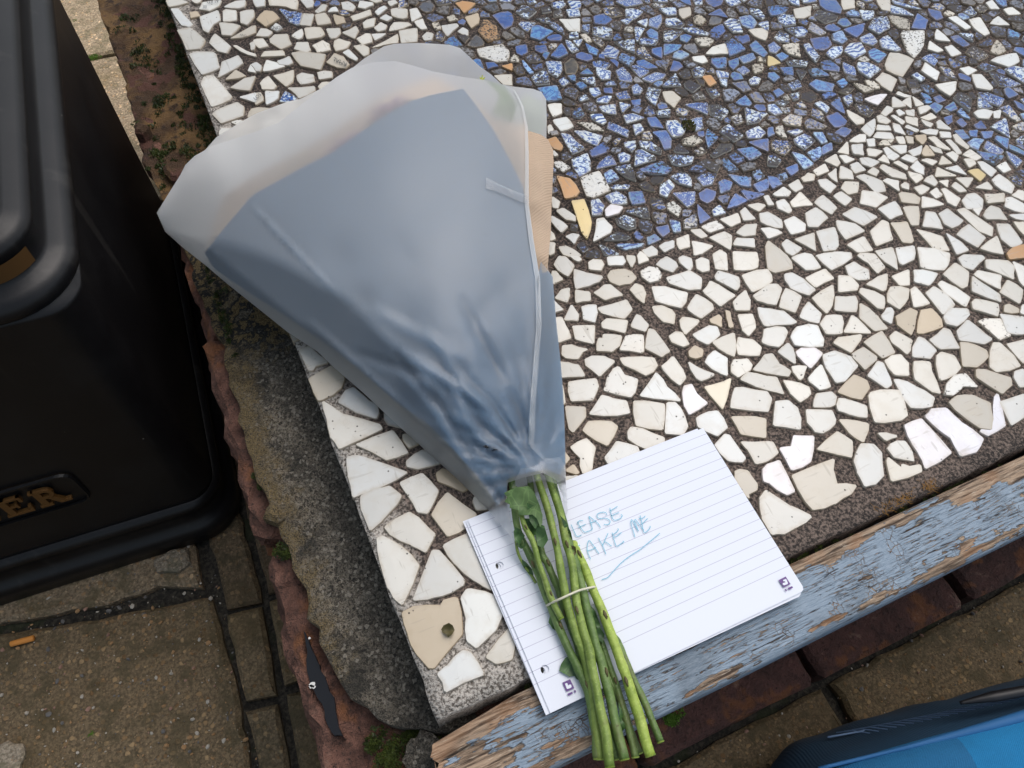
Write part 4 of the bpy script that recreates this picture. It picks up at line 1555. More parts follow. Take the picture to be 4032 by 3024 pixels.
w 920,1085 965,1035 1015,1085 1010,1135
w 990,1040 1030,1028 1100,1050 1060,1075
c 1105,1070 1125,1010 1195,1060
w 1145,1090 1230,1070 1290,1135
w 1265,1030 1330,1030 1350,1065 1300,1090
w 1355,1045 1395,1045 1485,1105 1450,1145 1390,1100
y 1295,1105 1360,1090 1415,1135 1375,1175
w 290,1105 370,1058 395,1110 320,1138
w 530,1065 580,1050 635,1105 560,1125
w 460,1160 470,1075 545,1110 555,1165
w 385,1130 440,1090 450,1185
c 640,1120 680,1085 720,1110 700,1145
c 215,1155 260,1120 305,1130 300,1170 230,1180
w 130,1200 200,1160 230,1215 175,1245
w 570,1140 620,1125 740,1170 765,1240 700,1250 640,1190
w 740,1170 770,1155 850,1170 850,1240
w 905,1110 990,1130 1010,1155 960,1190 920,1145
w 1005,1175 1060,1135 1100,1185 1080,1210
c 1080,1145 1095,1080 1225,1140
w 1105,1175 1170,1165 1165,1215
w 1215,1155 1330,1155 1290,1220
w 1450,1165 1500,1125 1600,1205 1580,1255 1510,1230
w 320,1165 380,1160 445,1210 400,1255 345,1215
c 470,1220 500,1175 590,1180 580,1250 520,1260
w 860,1195 890,1178 915,1195 915,1230 870,1220
c 945,1215 1000,1195 1050,1220 990,1262
w 1045,1250 1090,1215 1130,1265 1090,1290
c 1185,1205 1210,1178 1290,1240 1240,1250
w 1340,1215 1420,1175 1455,1210 1450,1230
w 30,1260 100,1210 150,1245 130,1275 50,1275
w 145,1310 210,1240 295,1325 160,1340
w 300,1310 355,1260 450,1345 410,1390
w 420,1270 470,1240 545,1290 500,1335
w 595,1320 610,1235 700,1245 780,1280 700,1345
C 845,1255 860,1242 950,1255 990,1285 980,1320 870,1310
w 995,1345 1000,1270 1080,1290 1145,1325
w 1120,1225 1145,1218 1250,1290 1215,1340 1160,1310
w 1255,1300 1290,1255 1345,1250 1395,1290 1390,1350 1290,1355
c 1400,1260 1530,1255 1530,1310 1420,1320
w 1540,1280 1580,1275 1659,1320 1690,1350 1659,1380 1535,1340
w 1580,1265 1620,1230 1659,1235 1680,1270 1659,1300
w 50,1310 105,1290 155,1370 135,1385 60,1350
w -30,1275 0,1265 40,1330 0,1335
w 240,1380 310,1345 390,1410 320,1475 260,1470
w 100,1430 170,1400 245,1455 240,1500 150,1520
w 480,1390 560,1340 710,1405 620,1465
w 710,1355 820,1305 875,1390 790,1425
C 875,1340 975,1335 980,1460 930,1460
w 1000,1470 1020,1370 1080,1375 1135,1485
w 1105,1385 1160,1350 1270,1430 1195,1480 1140,1450
c 1225,1360 1270,1345 1460,1470 1455,1530 1370,1500
w 1325,1360 1390,1345 1360,1400
c 1395,1400 1440,1330 1500,1345 1555,1425 1420,1420
w 1560,1395 1659,1385 1680,1410 1659,1430 1600,1420
w -60,1385 0,1375 90,1430 95,1480 0,1465 -50,1440
w -50,1480 0,1475 60,1490 95,1510 0,1548
w 440,1430 560,1450 630,1500 500,1555 460,1500
w 660,1500 740,1425 780,1440 810,1555 700,1595
C 795,1440 900,1435 945,1555 930,1575 870,1570
w 960,1485 1130,1530 1180,1625 1080,1620
w 1220,1520 1300,1450 1415,1540 1360,1605
w 1150,1510 1250,1570 1300,1625 1220,1655
w 1480,1450 1560,1450 1650,1575 1580,1605 1510,1550
w 1370,1615 1480,1530 1525,1650
w 170,1555 300,1510 310,1630
w 310,1500 430,1470 460,1590 440,1620 360,1630
w 85,1580 120,1550 220,1610 160,1660 120,1640
w 510,1590 620,1535 680,1625 580,1640
c 1590,1440 1659,1440 1690,1500 1659,1530 1630,1500
G
w -20,0 60,0 60,40 0,50
c 80,0 270,0 275,20 265,65 200,45 85,35
w 285,0 370,0 370,45 330,55
c 380,75 430,25 460,30 450,65 400,85
w 465,80 490,50 520,45 535,75
w 550,15 600,10 645,45 630,75 560,60
w 660,50 670,10 760,20 760,35 700,60
c 720,-10 800,-10 820,8 780,20
w 850,10 900,0 920,20 870,40
k 930,0 960,0 990,35 920,60
t 5,130 60,70 110,75 155,120 60,175
b 150,60 220,75 300,85 280,160 260,160 210,140
c 305,85 375,90 355,165 285,160
g 95,185 130,150 175,185 135,205
C 385,95 450,85 490,155 400,165
t 500,90 570,110 580,145 520,160
c 610,105 740,60 750,95 630,135
g 770,75 830,35 855,50 790,100
c 690,150 720,125 775,115 765,170 700,185
w 800,120 840,95 885,115 850,140
w 875,60 910,52 980,60 980,115 950,125 880,105
w 995,60 1040,50 1075,105 1010,140
w 1025,140 1080,120 1110,185 1070,190
w 860,200 890,145 990,145 1010,160 950,185
w 765,180 810,143 850,165 840,190 790,205
w 230,235 250,210 300,185 300,245 270,255
c 315,185 420,180 445,225 420,245 330,255
c 455,185 545,180 550,215 520,245 485,250
c 558,210 650,165 665,200 640,250
w 650,250 710,215 740,215 755,270 690,290
w 745,218 845,215 770,262
c 750,310 920,218 920,275 830,290
w 925,200 1045,180 1045,270 940,280
w 1075,235 1110,205 1150,215 1140,255 1090,262
k 1140,150 1180,140 1200,190 1160,195
w 1200,165 1300,150 1315,165 1240,235
w 1305,205 1340,175 1375,195 1375,230
k 1235,110 1280,95 1310,130 1250,140
o 1290,20 1340,5 1425,20 1350,85
t 1355,110 1440,85 1445,150 1395,185
O 1440,200 1480,120 1555,165 1580,245 1500,270
B 1530,95 1630,70 1659,85 1670,130 1659,165 1610,190
c 85,255 120,225 205,220 230,290 160,320 95,280
w -20,265 0,255 45,250 80,300 20,315
c 245,320 265,275 340,275 355,330 330,345
w 365,295 430,262 475,285 485,325 400,345
c 505,265 540,250 615,275 590,315 515,335
c 30,370 55,335 180,330 190,360
c 630,300 690,290 735,310 730,355 700,370
C 230,345 280,335 455,355 420,455 290,430
C 455,405 510,345 570,370 605,420 580,445 530,440 480,420
g 560,340 600,320 660,380 650,395 590,365
w 135,400 220,365 240,410 210,425 150,420
g 45,465 70,390 190,430 130,450
w -30,420 0,405 40,430 30,465 0,465
c 110,490 245,450 240,530 195,560
w 260,490 300,470 375,485 380,530 290,548
c 395,470 440,460 495,465 495,505 410,518
w 25,535 80,490 135,560 110,580 40,580
c 205,570 380,560 385,590 280,640 250,605
g 60,590 150,588 145,640 65,680
b 150,660 190,590 270,635 240,665
c -20,605 30,595 50,650 0,680
c 400,560 430,530 490,530 480,550 420,590
S 1430,320 1600,290 1640,330 1630,395 1560,405 1450,370
o 1590,430 1659,410 1659,460
c 1540,490 1659,480 1659,550 1610,550
H
c 1075,0 1190,0 1220,15 1095,45
g 1105,55 1150,50 1250,160 1230,172 1180,165
w 1240,5 1310,-10 1300,15 1270,25
g 1310,15 1390,0 1435,0 1420,35 1360,70 1290,60
w 1450,45 1530,5 1590,0 1585,45 1540,55
t 1230,80 1280,75 1300,105 1235,120
w 1295,105 1410,65 1428,130 1380,160 1350,215 1315,195
w 1445,70 1460,58 1530,65 1530,130 1445,138
w 1555,80 1645,65 1650,110 1600,165 1560,150
c 1150,195 1230,178 1330,260 1300,315 1210,325
w 1355,275 1390,215 1495,300 1470,345 1410,330
w 1420,150 1465,150 1560,170 1500,235 1440,230
C 1490,250 1640,165 1659,165 1659,210 1560,245
w 1225,350 1260,335 1380,335 1400,350 1425,440 1310,485
w 1415,505 1440,400 1545,360 1575,410 1480,470
w 1510,295 1530,295 1600,335 1659,355 1659,370 1560,335
w 1620,280 1650,265 1650,320 1625,325
g 1605,460 1620,420 1659,405 1659,470
C 1460,520 1530,455 1595,495 1540,512
w 1300,540 1320,495 1380,485 1505,625 1490,645 1370,690
w 1490,570 1580,510 1659,495 1620,590
w 1375,740 1400,715 1540,660 1580,690 1575,750 1430,800
g 1550,630 1659,600 1659,665
w 1495,790 1540,775 1580,780 1530,810
w 1420,850 1440,825 1500,830 1420,880"""
OFF = {'A': (1008, 2016), 'B': (1008, 1008), 'C': (2016, 1008), 'D': (3024, 1008), 'E': (2016, 0), 'F': (3024, 0), 'G': (1008, 0), 'H': (0, 0)}
KS = 1008 / 1659.0
def tile_style(c, r):
    """tint, blue amount, grime"""
    def j(t, a=.05):
        k = 1 + r.uniform(-1.6 * a, a)
        wm = r.uniform(-a, a) * .35
        return (max(0, t[0] * k * (1 + wm)), max(0, t[1] * k), max(0, t[2] * k * (1 - 1.5 * wm)))
    if c == 'w': return j((.605, .60, .56), .09), 0, r.choice([.02, .10, .2, .3])
    if c == 'c': return j((.56, .54, .48), .07), 0, r.choice([.05, .15, .25])
    if c == 'C': return j((.50, .465, .395), .09), 0, r.choice([.05, .12, .2])
    if c == 't': return j((.48, .40, .29), .10), 0, .12
    if c == 'o': return j((.52, .27, .10), .1), 0, .38
    if c == 'O': return j((.34, .19, .08), .1), 0, .8
    if c == 'y': return j((.66, .52, .24), .1), 0, .34
    if c == 'g': return j((.66, .675, .65), .06), 0, r.choice([.1, .25])
    if c == 'p': return j((.74, .73, .77), .04), 0, .05
    if c == 's': return j((.70, .685, .63), .05), 0, .5
    if c == 'S': return j((.66, .66, .62), .05), .15, .62
    if c == 'r': return j((.72, .65, .5), .05), 0, .2
    if c == 'd': return (.012, .013, .014), 0, 0
    if c == 'n': return j((.16, .17, .20), .4), r.choice([0, .5, .9]), r.uniform(.6, .95)
    if c == 'k': return j((.50, .48, .42), .15), r.choice([0, .5, .8]), r.uniform(.66, .85)
    if c == 'b': return j((.57, .67, .74), .08), r.uniform(.7, 1), r.choice([.1, .25, .4, .5, .6, .68])
    if c == 'B': return j(r.choice([(.03, .12, .35), (.07, .235, .47), (.07, .235, .47), (.23, .39, .58), (.018, .06, .20)]), .2), r.uniform(.6, 1), r.choice([.02, .1, .2, .4, .5])
    return (.7, .7, .7), 0, .1
tiles = []
cur = None
for line in TILES.split('\n'):
    line = line.strip()
    if len(line) == 1:
        cur = OFF[line]
        continue
    if not line: continue
    c, *pp = line.split()
    px = [(cur[0] + float(q.split(',')[0]) * KS, cur[1] + float(q.split(',')[1]) * KS) for q in pp]
    if area2(px) == 0: continue
    poly = [tuple(at(x, y, 0)[:2]) for x, y in px]
    if area2(poly) < 0: poly = poly[::-1]
    tiles.append((c, poly, abs(area2(px))))
def tile_geo(poly, r, grow=0.0):
    """broken china piece: rough outline, rounded rim, small tilt"""
    n = len(poly)
    out = []
    for i in range(n):
        a, b = Vector(poly[i]), Vector(poly[(i + 1) % n])
        L = (b - a).length
        nr = Vector(((b - a).y, -(b - a).x))
        nr = nr.normalized() if L > 1e-9 else nr
        # corner softly knocked off
        e = min(.0007, L * .12)
        t1 = e / L if L > 0 else .1
        ks = [t1] + ([.5] if L > .010 else []) + [1 - t1]
        for t in ks:
            p = a + (b - a) * t
            o = r.uniform(-.00035, .00035) + (r.uniform(-.0004, .0012) if t == .5 and L > .014 else 0)
            out.append(p + nr * (o + grow))
    n = len(out)
    c = Vector((sum(p.x for p in out) / n, sum(p.y for p in out) / n))
    zc = r.uniform(-.0002, .0009)
    tx, ty = r.uniform(-.014, .014), r.uniform(-.014, .014)
    def zz(p, d): return zc + (p.x - c.x) * tx + (p.y - c.y) * ty - d
    inn = []
    size = math.sqrt(abs(area2([(p.x, p.y) for p in out])))
    for p in out:
        d = (c - p)
        inn.append(p + d.normalized() * min(.0006, d.length * .2))
    v = [(p.x, p.y, -.006) for p in out] + [(p.x, p.y, zz(p, .0011)) for p in out] + [(p.x, p.y, zz(p, 0)) for p in inn]
    f = [(i, (i + 1) % n, n + (i + 1) % n, n + i) for i in range(n)]
    f += [(n + i, n + (i + 1) % n, 2 * n + (i + 1) % n, 2 * n + i) for i in range(n)]
    v.append((c.x, c.y, zz(c, -.0002)))
    f += [(2 * n + i, 2 * n + (i + 1) % n, 3 * n) for i in range(n)]
    return v, f, n
order = sorted(range(len(tiles)), key=lambda i: -tiles[i][2])
big = set(order[:300])
tr = random.Random(11)
RIM = (.34, .245, .15)
rest = Acc(); rest_t = []; rest_p = []
def tile_attrs(c, n, r):
    tint, blue, gr = tile_style(c, r)
    rnd = r.random()
    rim = tuple(tint[k] * .45 + RIM[k] * .5 for k in range(3))
    return [rim] * n + [tuple(tint[k] * .6 + RIM[k] * .4 for k in range(3))] * n + [tint] * n, [(rnd, 0, gr * .5)] * (2 * n) + [(rnd, blue, gr)] * n
for i, (c, poly, ar) in enumerate(tiles):
    v, f, n = tile_geo(poly, tr, .0005 if c in 'bBk' else .0006)
    ta, pa = tile_attrs(c, n, tr)
    if i in big:
        me = mesh('tile', v, f, MT['ceramic'])
        set_attr(me, 'tint', ta); set_attr(me, 'par', pa, True)
        put('tile', me, slab)
    else:
        rest.add((v, f)); rest_t += ta; rest_p += pa
# smaller pieces between the traced ones, under the bouquet and the papers and beyond the frame
samples = []
for c, poly, ar in tiles:
    for i in range(len(poly)):
        a, b = Vector(poly[i]), Vector(poly[(i + 1) % len(poly)])
        k = max(1, int((b - a).length / .005))
        for j in range(k): samples.append(a + (b - a) * (j / k))
SM = np.array([(p.x, p.y) for p in samples])
BB = [(min(p[0] for p in t[1]), max(p[0] for p in t[1]), min(p[1] for p in t[1]), max(p[1] for p in t[1])) for t in tiles]
fr = random.Random(5)
seeds = []
arc = [(.118, .345), (.16, .33), (.22, .335), (.30, .345), (.37, .362), (.42, .385), (.445, .41)]
def is_blue(x, y):
    if x < .09 - .1 * max(0, y - .6): return False
    if x < .445:
        for (x0, y0), (x1, y1) in zip(arc, arc[1:]):
            if x0 <= x < x1: return y > y0 + (y1 - y0) * (x - x0) / (x1 - x0)
        return y > .345
    return y > .41 - .50 * (x - .445) 
def far_enough(x, y, d):
    return np.min((SM[:, 0] - x) ** 2 + (SM[:, 1] - y) ** 2) > d * d
tries = 0
G = {}
while tries < 40000:
    tries += 1
    x, y = fr.uniform(slab_x(.5) + .012, 1.16), fr.uniform(.045, 1.16)
    if x < slab_x(y) + .012: continue
    bl = is_blue(x, y)
    dm = .0145 if bl else .026
    key = (int(x / .03), int(y / .03))
    ok = True
    for dx in (-1, 0, 1):
        for dy in (-1, 0, 1):
            for s in G.get((key[0] + dx, key[1] + dy), ()):
                if (s[0] - x) ** 2 + (s[1] - y) ** 2 < (dm * .95) ** 2: ok = False
    if not ok or not far_enough(x, y, .0052 if bl else .0095): continue
    if any(b[0] < x < b[1] and b[2] < y < b[3] and inside((x, y), t[1]) for b, t in zip(BB, tiles)): continue
    G.setdefault(key, []).append((x, y, bl)); seeds.append((x, y, bl))
SEEDS = np.array([(s[0], s[1]) for s in seeds])
for k, (x, y, bl) in enumerate(seeds):
    cell = [(x - .024, y - .024), (x + .024, y - .024), (x + .024, y + .024), (x - .024, y + .024)]
    nb = [(q, .5) for q in SEEDS[((SEEDS[:, 0] - x) ** 2 + (SEEDS[:, 1] - y) ** 2) < .07 ** 2]]
    nb += [(q, .80) for q in SM[((SM[:, 0] - x) ** 2 + (SM[:, 1] - y) ** 2) < .035 ** 2]]
    for q, w_ in nb:
        d = Vector((q[0] - x, q[1] - y))
        L = d.length
        if L < 1e-6: continue
        u = d / L
        lim = L * w_ - (.0017 if w_ == .5 else .0006)
        new = []
        for i in range(len(cell)):
            a, b = cell[i], cell[(i + 1) % len(cell)]
            da, db = (a[0] - x) * u.x + (a[1] - y) * u.y - lim, (b[0] - x) * u.x + (b[1] - y) * u.y - lim
            if da <= 0: new.append(a)
            if da * db < 0:
                t = da / (da - db)
                new.append((a[0] + (b[0] - a[0]) * t, a[1] + (b[1] - a[1]) * t))
        cell = new
        if len(cell) < 3: break
    # merge tiny edges
    if len(cell) < 3: continue
    cl = [cell[0]]
    for p in cell[1:]:
        if math.hypot(p[0] - cl[-1][0], p[1] - cl[-1][1]) > .0035: cl.append(p)
    if math.hypot(cl[0][0] - cl[-1][0], cl[0][1] - cl[-1][1]) < .0035: cl.pop()
    if len(cl) < 3 or abs(area2(cl)) < 1.6e-5: continue
    if area2(cl) < 0: cl = cl[::-1]
    u_, v_ = project((x, y, 0))
    vis = 0 < u_ < 4032 and 0 < v_ < 3024
    c = fr.choice('Bnnnnk' if vis else 'bbbBBBkg') if bl else fr.choice('kkstc' if (vis and abs(area2(cl)) < 2.2e-4) else 'wwwwccCg')
    v, f, n = tile_geo(cl, fr)
    ta, pa = tile_attrs(c, n, fr)
    rest.add((v, f)); rest_t += ta; rest_p += pa
me = rest.mesh('tile_fragments', [MT['ceramic']])
set_attr(me, 'tint', rest_t); set_attr(me, 'par', rest_p, True)
put('tile_fragments', me, slab, kind='stuff', label='smaller broken china pieces set in the dark grout')

# maker's marks printed on a few pieces
def word(txt, cx, cy, dx, dy, h):
    cu = bpy.data.curves.new('word', 'FONT')
    cu.body = txt
    cu.align_x = 'CENTER'
    ob = bpy.data.objects.new('word', cu)
    me = bpy.data.meshes.new_from_object(ob)
    bpy.data.objects.remove(ob)
    L = math.hypot(dx, dy)
    d = (dx / L, dy / L)
    u = (d[1], -d[0])
    k = h / .69
    for v in me.vertices:
        a, b = v.co.x * k, (v.co.y - .35) * k
        v.co = at(cx + d[0] * a + u[0] * b, cy + d[1] * a + u[1] * b, .0024)
    me.materials.clear()
    me.materials.append(MT['print'])
    put('printed_word', me, slab)
for a in (('EE', 806, 26, -1, -.06, 11), ('ALAD', 838, 5, -1, .10, 13), ('AND', 958, 139, 1, .22, 9), ('SONS', 1090, 109, -1, .05, 13), ('RMAL', 1338, 243, -130, -58, 16), ('LOS', 1013, 380, 55, -48, 13)):
    word(*a)

# ================================================================== ruled paper, three loose sheets
PC = [at(2166, 2809, .0042), at(3168, 2326, .0042), at(2766.4, 1688.7, .0042), at(1842, 2051, .0042)]   # ll, lr, ur, ul of the top sheet
def sheet_of_paper(dx, dy, rot, z, label):
    W_, H_ = .210, .148
    def conv(u, v, zz):
        s, t = u / W_, v / H_
        p = PC[0] * (1 - s) * (1 - t) + PC[1] * s * (1 - t) + PC[2] * s * t + PC[3] * (1 - s) * t
        c = Vector((.105, .074, 0))
        q = p - c
        x = q.x * math.cos(rot) - q.y * math.sin(rot) + dx
        y = q.x * math.sin(rot) + q.y * math.cos(rot) + dy
        return Vector((c.x + x, c.y + y, zz))
    r = .0035
    ol = [(0, 0), (W_ - r, 0), (W_ - .3 * r, .3 * r), (W_, r), (W_, H_), (0, H_)]
    hl = [[(.0084 + .003 * math.cos(a), hv + .003 * math.sin(a)) for a in [i * math.pi / 8 for i in range(16)]] for hv in (.1061, .0266)]
    zf = lambda u, v: z + .0004 * math.sin(u * 22 + 1) * math.sin(v * 30) + .0012 * max(0, (v - .125) / .02) * (1 if u < .05 else 0) * .5
    me = sheet_mesh('ruled_sheet', ol, zf, .009, MT['ruled'], holes=hl, conv=conv, rand=.2)
    uvl = me.uv_layers.new(name='UVMap')
    # invert: uv from nearest original param (sheet is almost affine)
    base = conv(0, 0, 0); ex = (conv(W_, 0, 0) - base); ey = (conv(0, H_, 0) - base); exy = conv(W_, H_, 0) - base
    for lp in me.loops:
        p = me.vertices[lp.vertex_index].co
        s, t = .5, .5
        for _ in range(6):
            q = base + ex * s * (1 - t) + exy * s * t + ey * (1 - s) * t
            e = Vector((p.x - q.x, p.y - q.y))
            js = ex * (1 - t) + (exy - ey) * t
            jt = -ex * s + exy * s + ey * (1 - s)
            det = js.x * jt.y - js.y * jt.x
            s += (e.x * jt.y - e.y * jt.x) / det
            t += (js.x * e.y - js.y * e.x) / det
        uvl.data[lp.index].uv = (s * W_, t * H_)
    root = thing('ruled_sheet', tuple(conv(0, 0, z)), label, 'paper', None)
    me.name = 'page'
    put('page', me, root)
    return root
sheet_of_paper(-.0034, .0016, .004, .0038, 'undermost ruled sheet of the stack, its edge peeping out along the punched side')
sheet_of_paper(-.0024, -.0010, -.010, .0046, 'middle ruled sheet of the stack, its rounded corner showing below the top one')
top = sheet_of_paper(0, 0, 0, .0056, 'topmost ruled sheet with blue pen writing and small purple corner marks')
ZP = .0068
def ribbon(acc, px, width, z=ZP):
    P = catmull([at(x, y, z) for x, y in px], 5) if len(px) > 2 else [at(x, y, z) for x, y in px]
    v, f = [], []
    for i, p in enumerate(P):
        t = (P[min(i + 1, len(P) - 1)] - P[max(i - 1, 0)])
        t.normalize()
        s = Vector((-t.y, t.x, 0)) * width / 2
        v += [p + s, p - s]
    for i in range(len(P) - 1): f.append((2 * i, 2 * i + 1, 2 * i + 3, 2 * i + 2))
    acc.add((v, orient_up(v, f)))
STROKES = """150,600 190,700 235,800|165,590 230,560 245,640 200,700|285,520 330,620 380,712 460,688|390,470 430,550 500,640 560,630 620,605 634,580|385,500 420,460 480,455|400,572 525,512
634,590 605,480 575,382|575,382 680,462 740,520 765,570|590,497 700,455|870,365 850,325 790,318 720,345 712,390 750,420 850,415 915,450 920,490 880,522 820,518
918,248 940,350 970,430 1010,448 1080,425 1120,380 1100,350|915,300 980,262 1045,222|935,380 1000,350 1070,318|300,905 365,885 432,855|330,890 370,1000 420,1110
605,1085 560,980 548,890 578,780 640,850 690,920 740,995|560,945 620,930 690,890|730,735 770,810 800,860 855,1005|890,660 850,750 800,860|835,795 890,830 948,873
955,650 980,740 1025,872 1090,840 1148,800 1125,790|960,690 1030,640 1058,600 1045,585|985,712 1020,715 1110,648|1330,725 1290,590 1265,500 1275,440 1310,490 1385,630 1360,560 1325,460 1340,440 1400,520 1475,620
1410,370 1440,480 1475,640 1530,625 1575,570 1575,540|1390,425 1460,410 1498,378|1420,512 1460,495 1535,418|785,1418 880,1385 960,1300 1100,1150 1250,1030 1400,935 1520,840 1735,660"""
acc = Acc()
for st in STROKES.replace('\n', '|').split('|'):
    pts = [tuple(float(a) for a in q.split(',')) for q in st.split()]
    ribbon(acc, [(2180 + x * .24108, 1940 + y * .24108) for x, y in pts], .00052)
put('handwriting', acc.mesh('handwriting', [MT['ink']]), top, label='thin blue pen capitals asking passers-by to take the flowers')
def mark(ox, oy, k, sq, blob, bar, dot):
    acc = Acc()
    cv = lambda pl, z: [tuple(at(ox + x * k, oy + y * k, z)) for x, y in pl]
    for pl in (sq, bar, dot):
        v = cv(pl, ZP)
        acc.add((v, orient_up(v, [tuple(range(len(v)))])), 0)
    v = cv(blob, ZP + .0003)
    acc.add((v, orient_up(v, [tuple(range(len(v)))])), 1)
    put('corner_mark', acc.mesh('corner_mark', [MT['logo'], MT['logo_white']]), top)
mark(2000, 2500, .24108, [(888, 780), (1015, 722), (1085, 868), (955, 925)],
     [(932, 800), (952, 785), (972, 792), (984, 826), (1010, 808), (1032, 812), (1040, 850), (1028, 862), (975, 884), (958, 872)],
     [(968, 962), (1050, 925), (1062, 955), (985, 995)], [(1075, 910), (1103, 898), (1115, 932), (1090, 945)])
mark(2950, 2100, .1808, [(640, 1018), (795, 940), (900, 1105), (750, 1180)],
     [(735, 1018), (795, 993), (812, 1005), (845, 1085), (832, 1108), (765, 1132), (735, 1122), (725, 1085), (790, 1066), (770, 1040), (745, 1045)],
     [(835, 1190), (935, 1148), (955, 1185), (865, 1230)], [(770, 1220), (800, 1210), (825, 1250), (800, 1265)])

# ================================================================== bouquet
bq = thing('flower_bouquet', tuple(at(1750, 1300, 0)), 'bouquet in frosted film and blue paper, its tied green stems lying over the papers', 'bouquet')
LEFT = [(617, 838, .046), (650, 912, .034), (720, 975, .028), (802, 1039, .024), (900, 1122, .022), (1008, 1208, .020), (1130, 1306, .018), (1251, 1385, .017), (1312, 1445, .016),
        (1433, 1549, .014), (1555, 1664, .013), (1676, 1774, .012), (1798, 1883, .012), (1919, 2004, .010), (2019, 2121, .012)]
FTOP = [(665, 760, .052), (711, 687, .058), (729, 650, .062), (766, 614, .066), (838, 574, .072), (1008, 518, .084), (1099, 482, .088), (1233, 373, .096), (1324, 304, .100), (1385, 267, .102),
        (1464, 246, .104), (1555, 240, .104), (1616, 255, .102), (1707, 282, .098), (1828, 304, .092), (1919, 316, .088), (1980, 333, .085), (2025, 352, .081)]
FRIGHT = [(2060, 420, .077), (2076, 500, .074), (2080, 600, .072), (2080, 800, .068), (2100, 950, .064), (2125, 1100, .060), (2130, 1280, .053), (2120, 1400, .049), (2105, 1600, .043), (2098, 1750, .038)]
FBOT = [(2150, 1800, .037), (2222, 1830, .026), (2228, 1900, .020), (2236, 2010, .010), (2222, 2040, .010), (2215, 1950, .022), (2190, 1890, .032), (2140, 1862, .038), (2060, 1880, .036), (2000, 1900, .030), (1992, 1960, .024), (2008, 2040, .016)]
INNER = [(984, 780, .084), (1090, 900, .085), (1200, 1010, .080), (1276, 1094, .076), (1450, 1260, .067), (1640, 1422, .058), (1780, 1520, .052), (1914, 1610, .046), (1980, 1750, .040),
         (1300, 800, .098), (1500, 700, .104), (1700, 600, .104), (1500, 1000, .094), (1700, 900, .096), (1700, 1150, .084), (1850, 1000, .086), (1900, 1300, .070), (1900, 700, .092), (1980, 1500, .054), (2040, 1700, .043),
         (1100, 1090, .050), (1300, 1250, .044), (1500, 1440, .036), (1700, 1620, .030), (1850, 1760, .027)]
# the sleeve: a nearly flat top facing up and a steep flank on the left, meeting in a crease
_tp = np.array(FTOP[5:] + FRIGHT + INNER[:20])
_A = np.c_[np.ones(len(_tp)), _tp[:, 0] / 1e3, _tp[:, 1] / 1e3, (_tp[:, 0] / 1e3) ** 2, _tp[:, 0] * _tp[:, 1] / 1e6, (_tp[:, 1] / 1e3) ** 2]
_cf = np.linalg.lstsq(_A, _tp[:, 2], rcond=None)[0]
def sleeve_top(x, y):
    a, b = x / 1e3, y / 1e3
    return float(_cf @ np.array([1, a, b, a * a, a * b, b * b]))
def sleeve(x, y):
    best, zl = 1e9, 0.0
    for (x0, y0, z0), (x1, y1, z1) in zip(LEFT, LEFT[1:]):
        dx, dy = x1 - x0, y1 - y0
        t = max(0, min(1, ((x - x0) * dx + (y - y0) * dy) / (dx * dx + dy * dy)))
        d = math.hypot(x - x0 - dx * t, y - y0 - dy * t)
        if d < best: best, zl = d, z0 + (z1 - z0) * t
    fl = zl + .000215 * best + .010 * min(1, best / 60)
    tp = sleeve_top(x, y)
    k = .0032
    h = max(0, k - abs(fl - tp)) / k
    return min(fl, tp) - h * h * k * .25
_bd = LEFT + FTOP + FRIGHT + FBOT
_res = rbf([(x, y, z - sleeve(x, y)) for x, y, z in _bd] + [(x, y, 0) for x, y, z in INNER[:20]])
zfront = lambda x, y: sleeve(x, y) + _res(x, y)
NECK = (2110.0, 1850.0)
def wrinkle(x, y):
    dx, dy = x - NECK[0], y - NECK[1]
    r = math.hypot(dx, dy)
    a = math.atan2(dy, dx)
    amp = .0030 * math.exp(-(r / 300) ** 2) + .0006 * math.exp(-(r / 700) ** 2)
    s = math.sin(a * 19 + 1.3 * math.sin(r / 120)) + .6 * math.sin(a * 41 + r / 60)
    cr = abs(nz(x * .8 + y * .6, y * .5 - x * .3, 5, 1 / 150)) * .0045 * math.exp(-(r / 620) ** 2)
    return cr + amp * s * min(1, (r / 170) ** 1.5) + .0010 * nz(x, y, 2, 1 / 330) * math.exp(-(r / 1500) ** 2) + .0016 * nz(x * .7 + y, y - x, 2, 1 / 90) * math.exp(-(r / 700) ** 2)
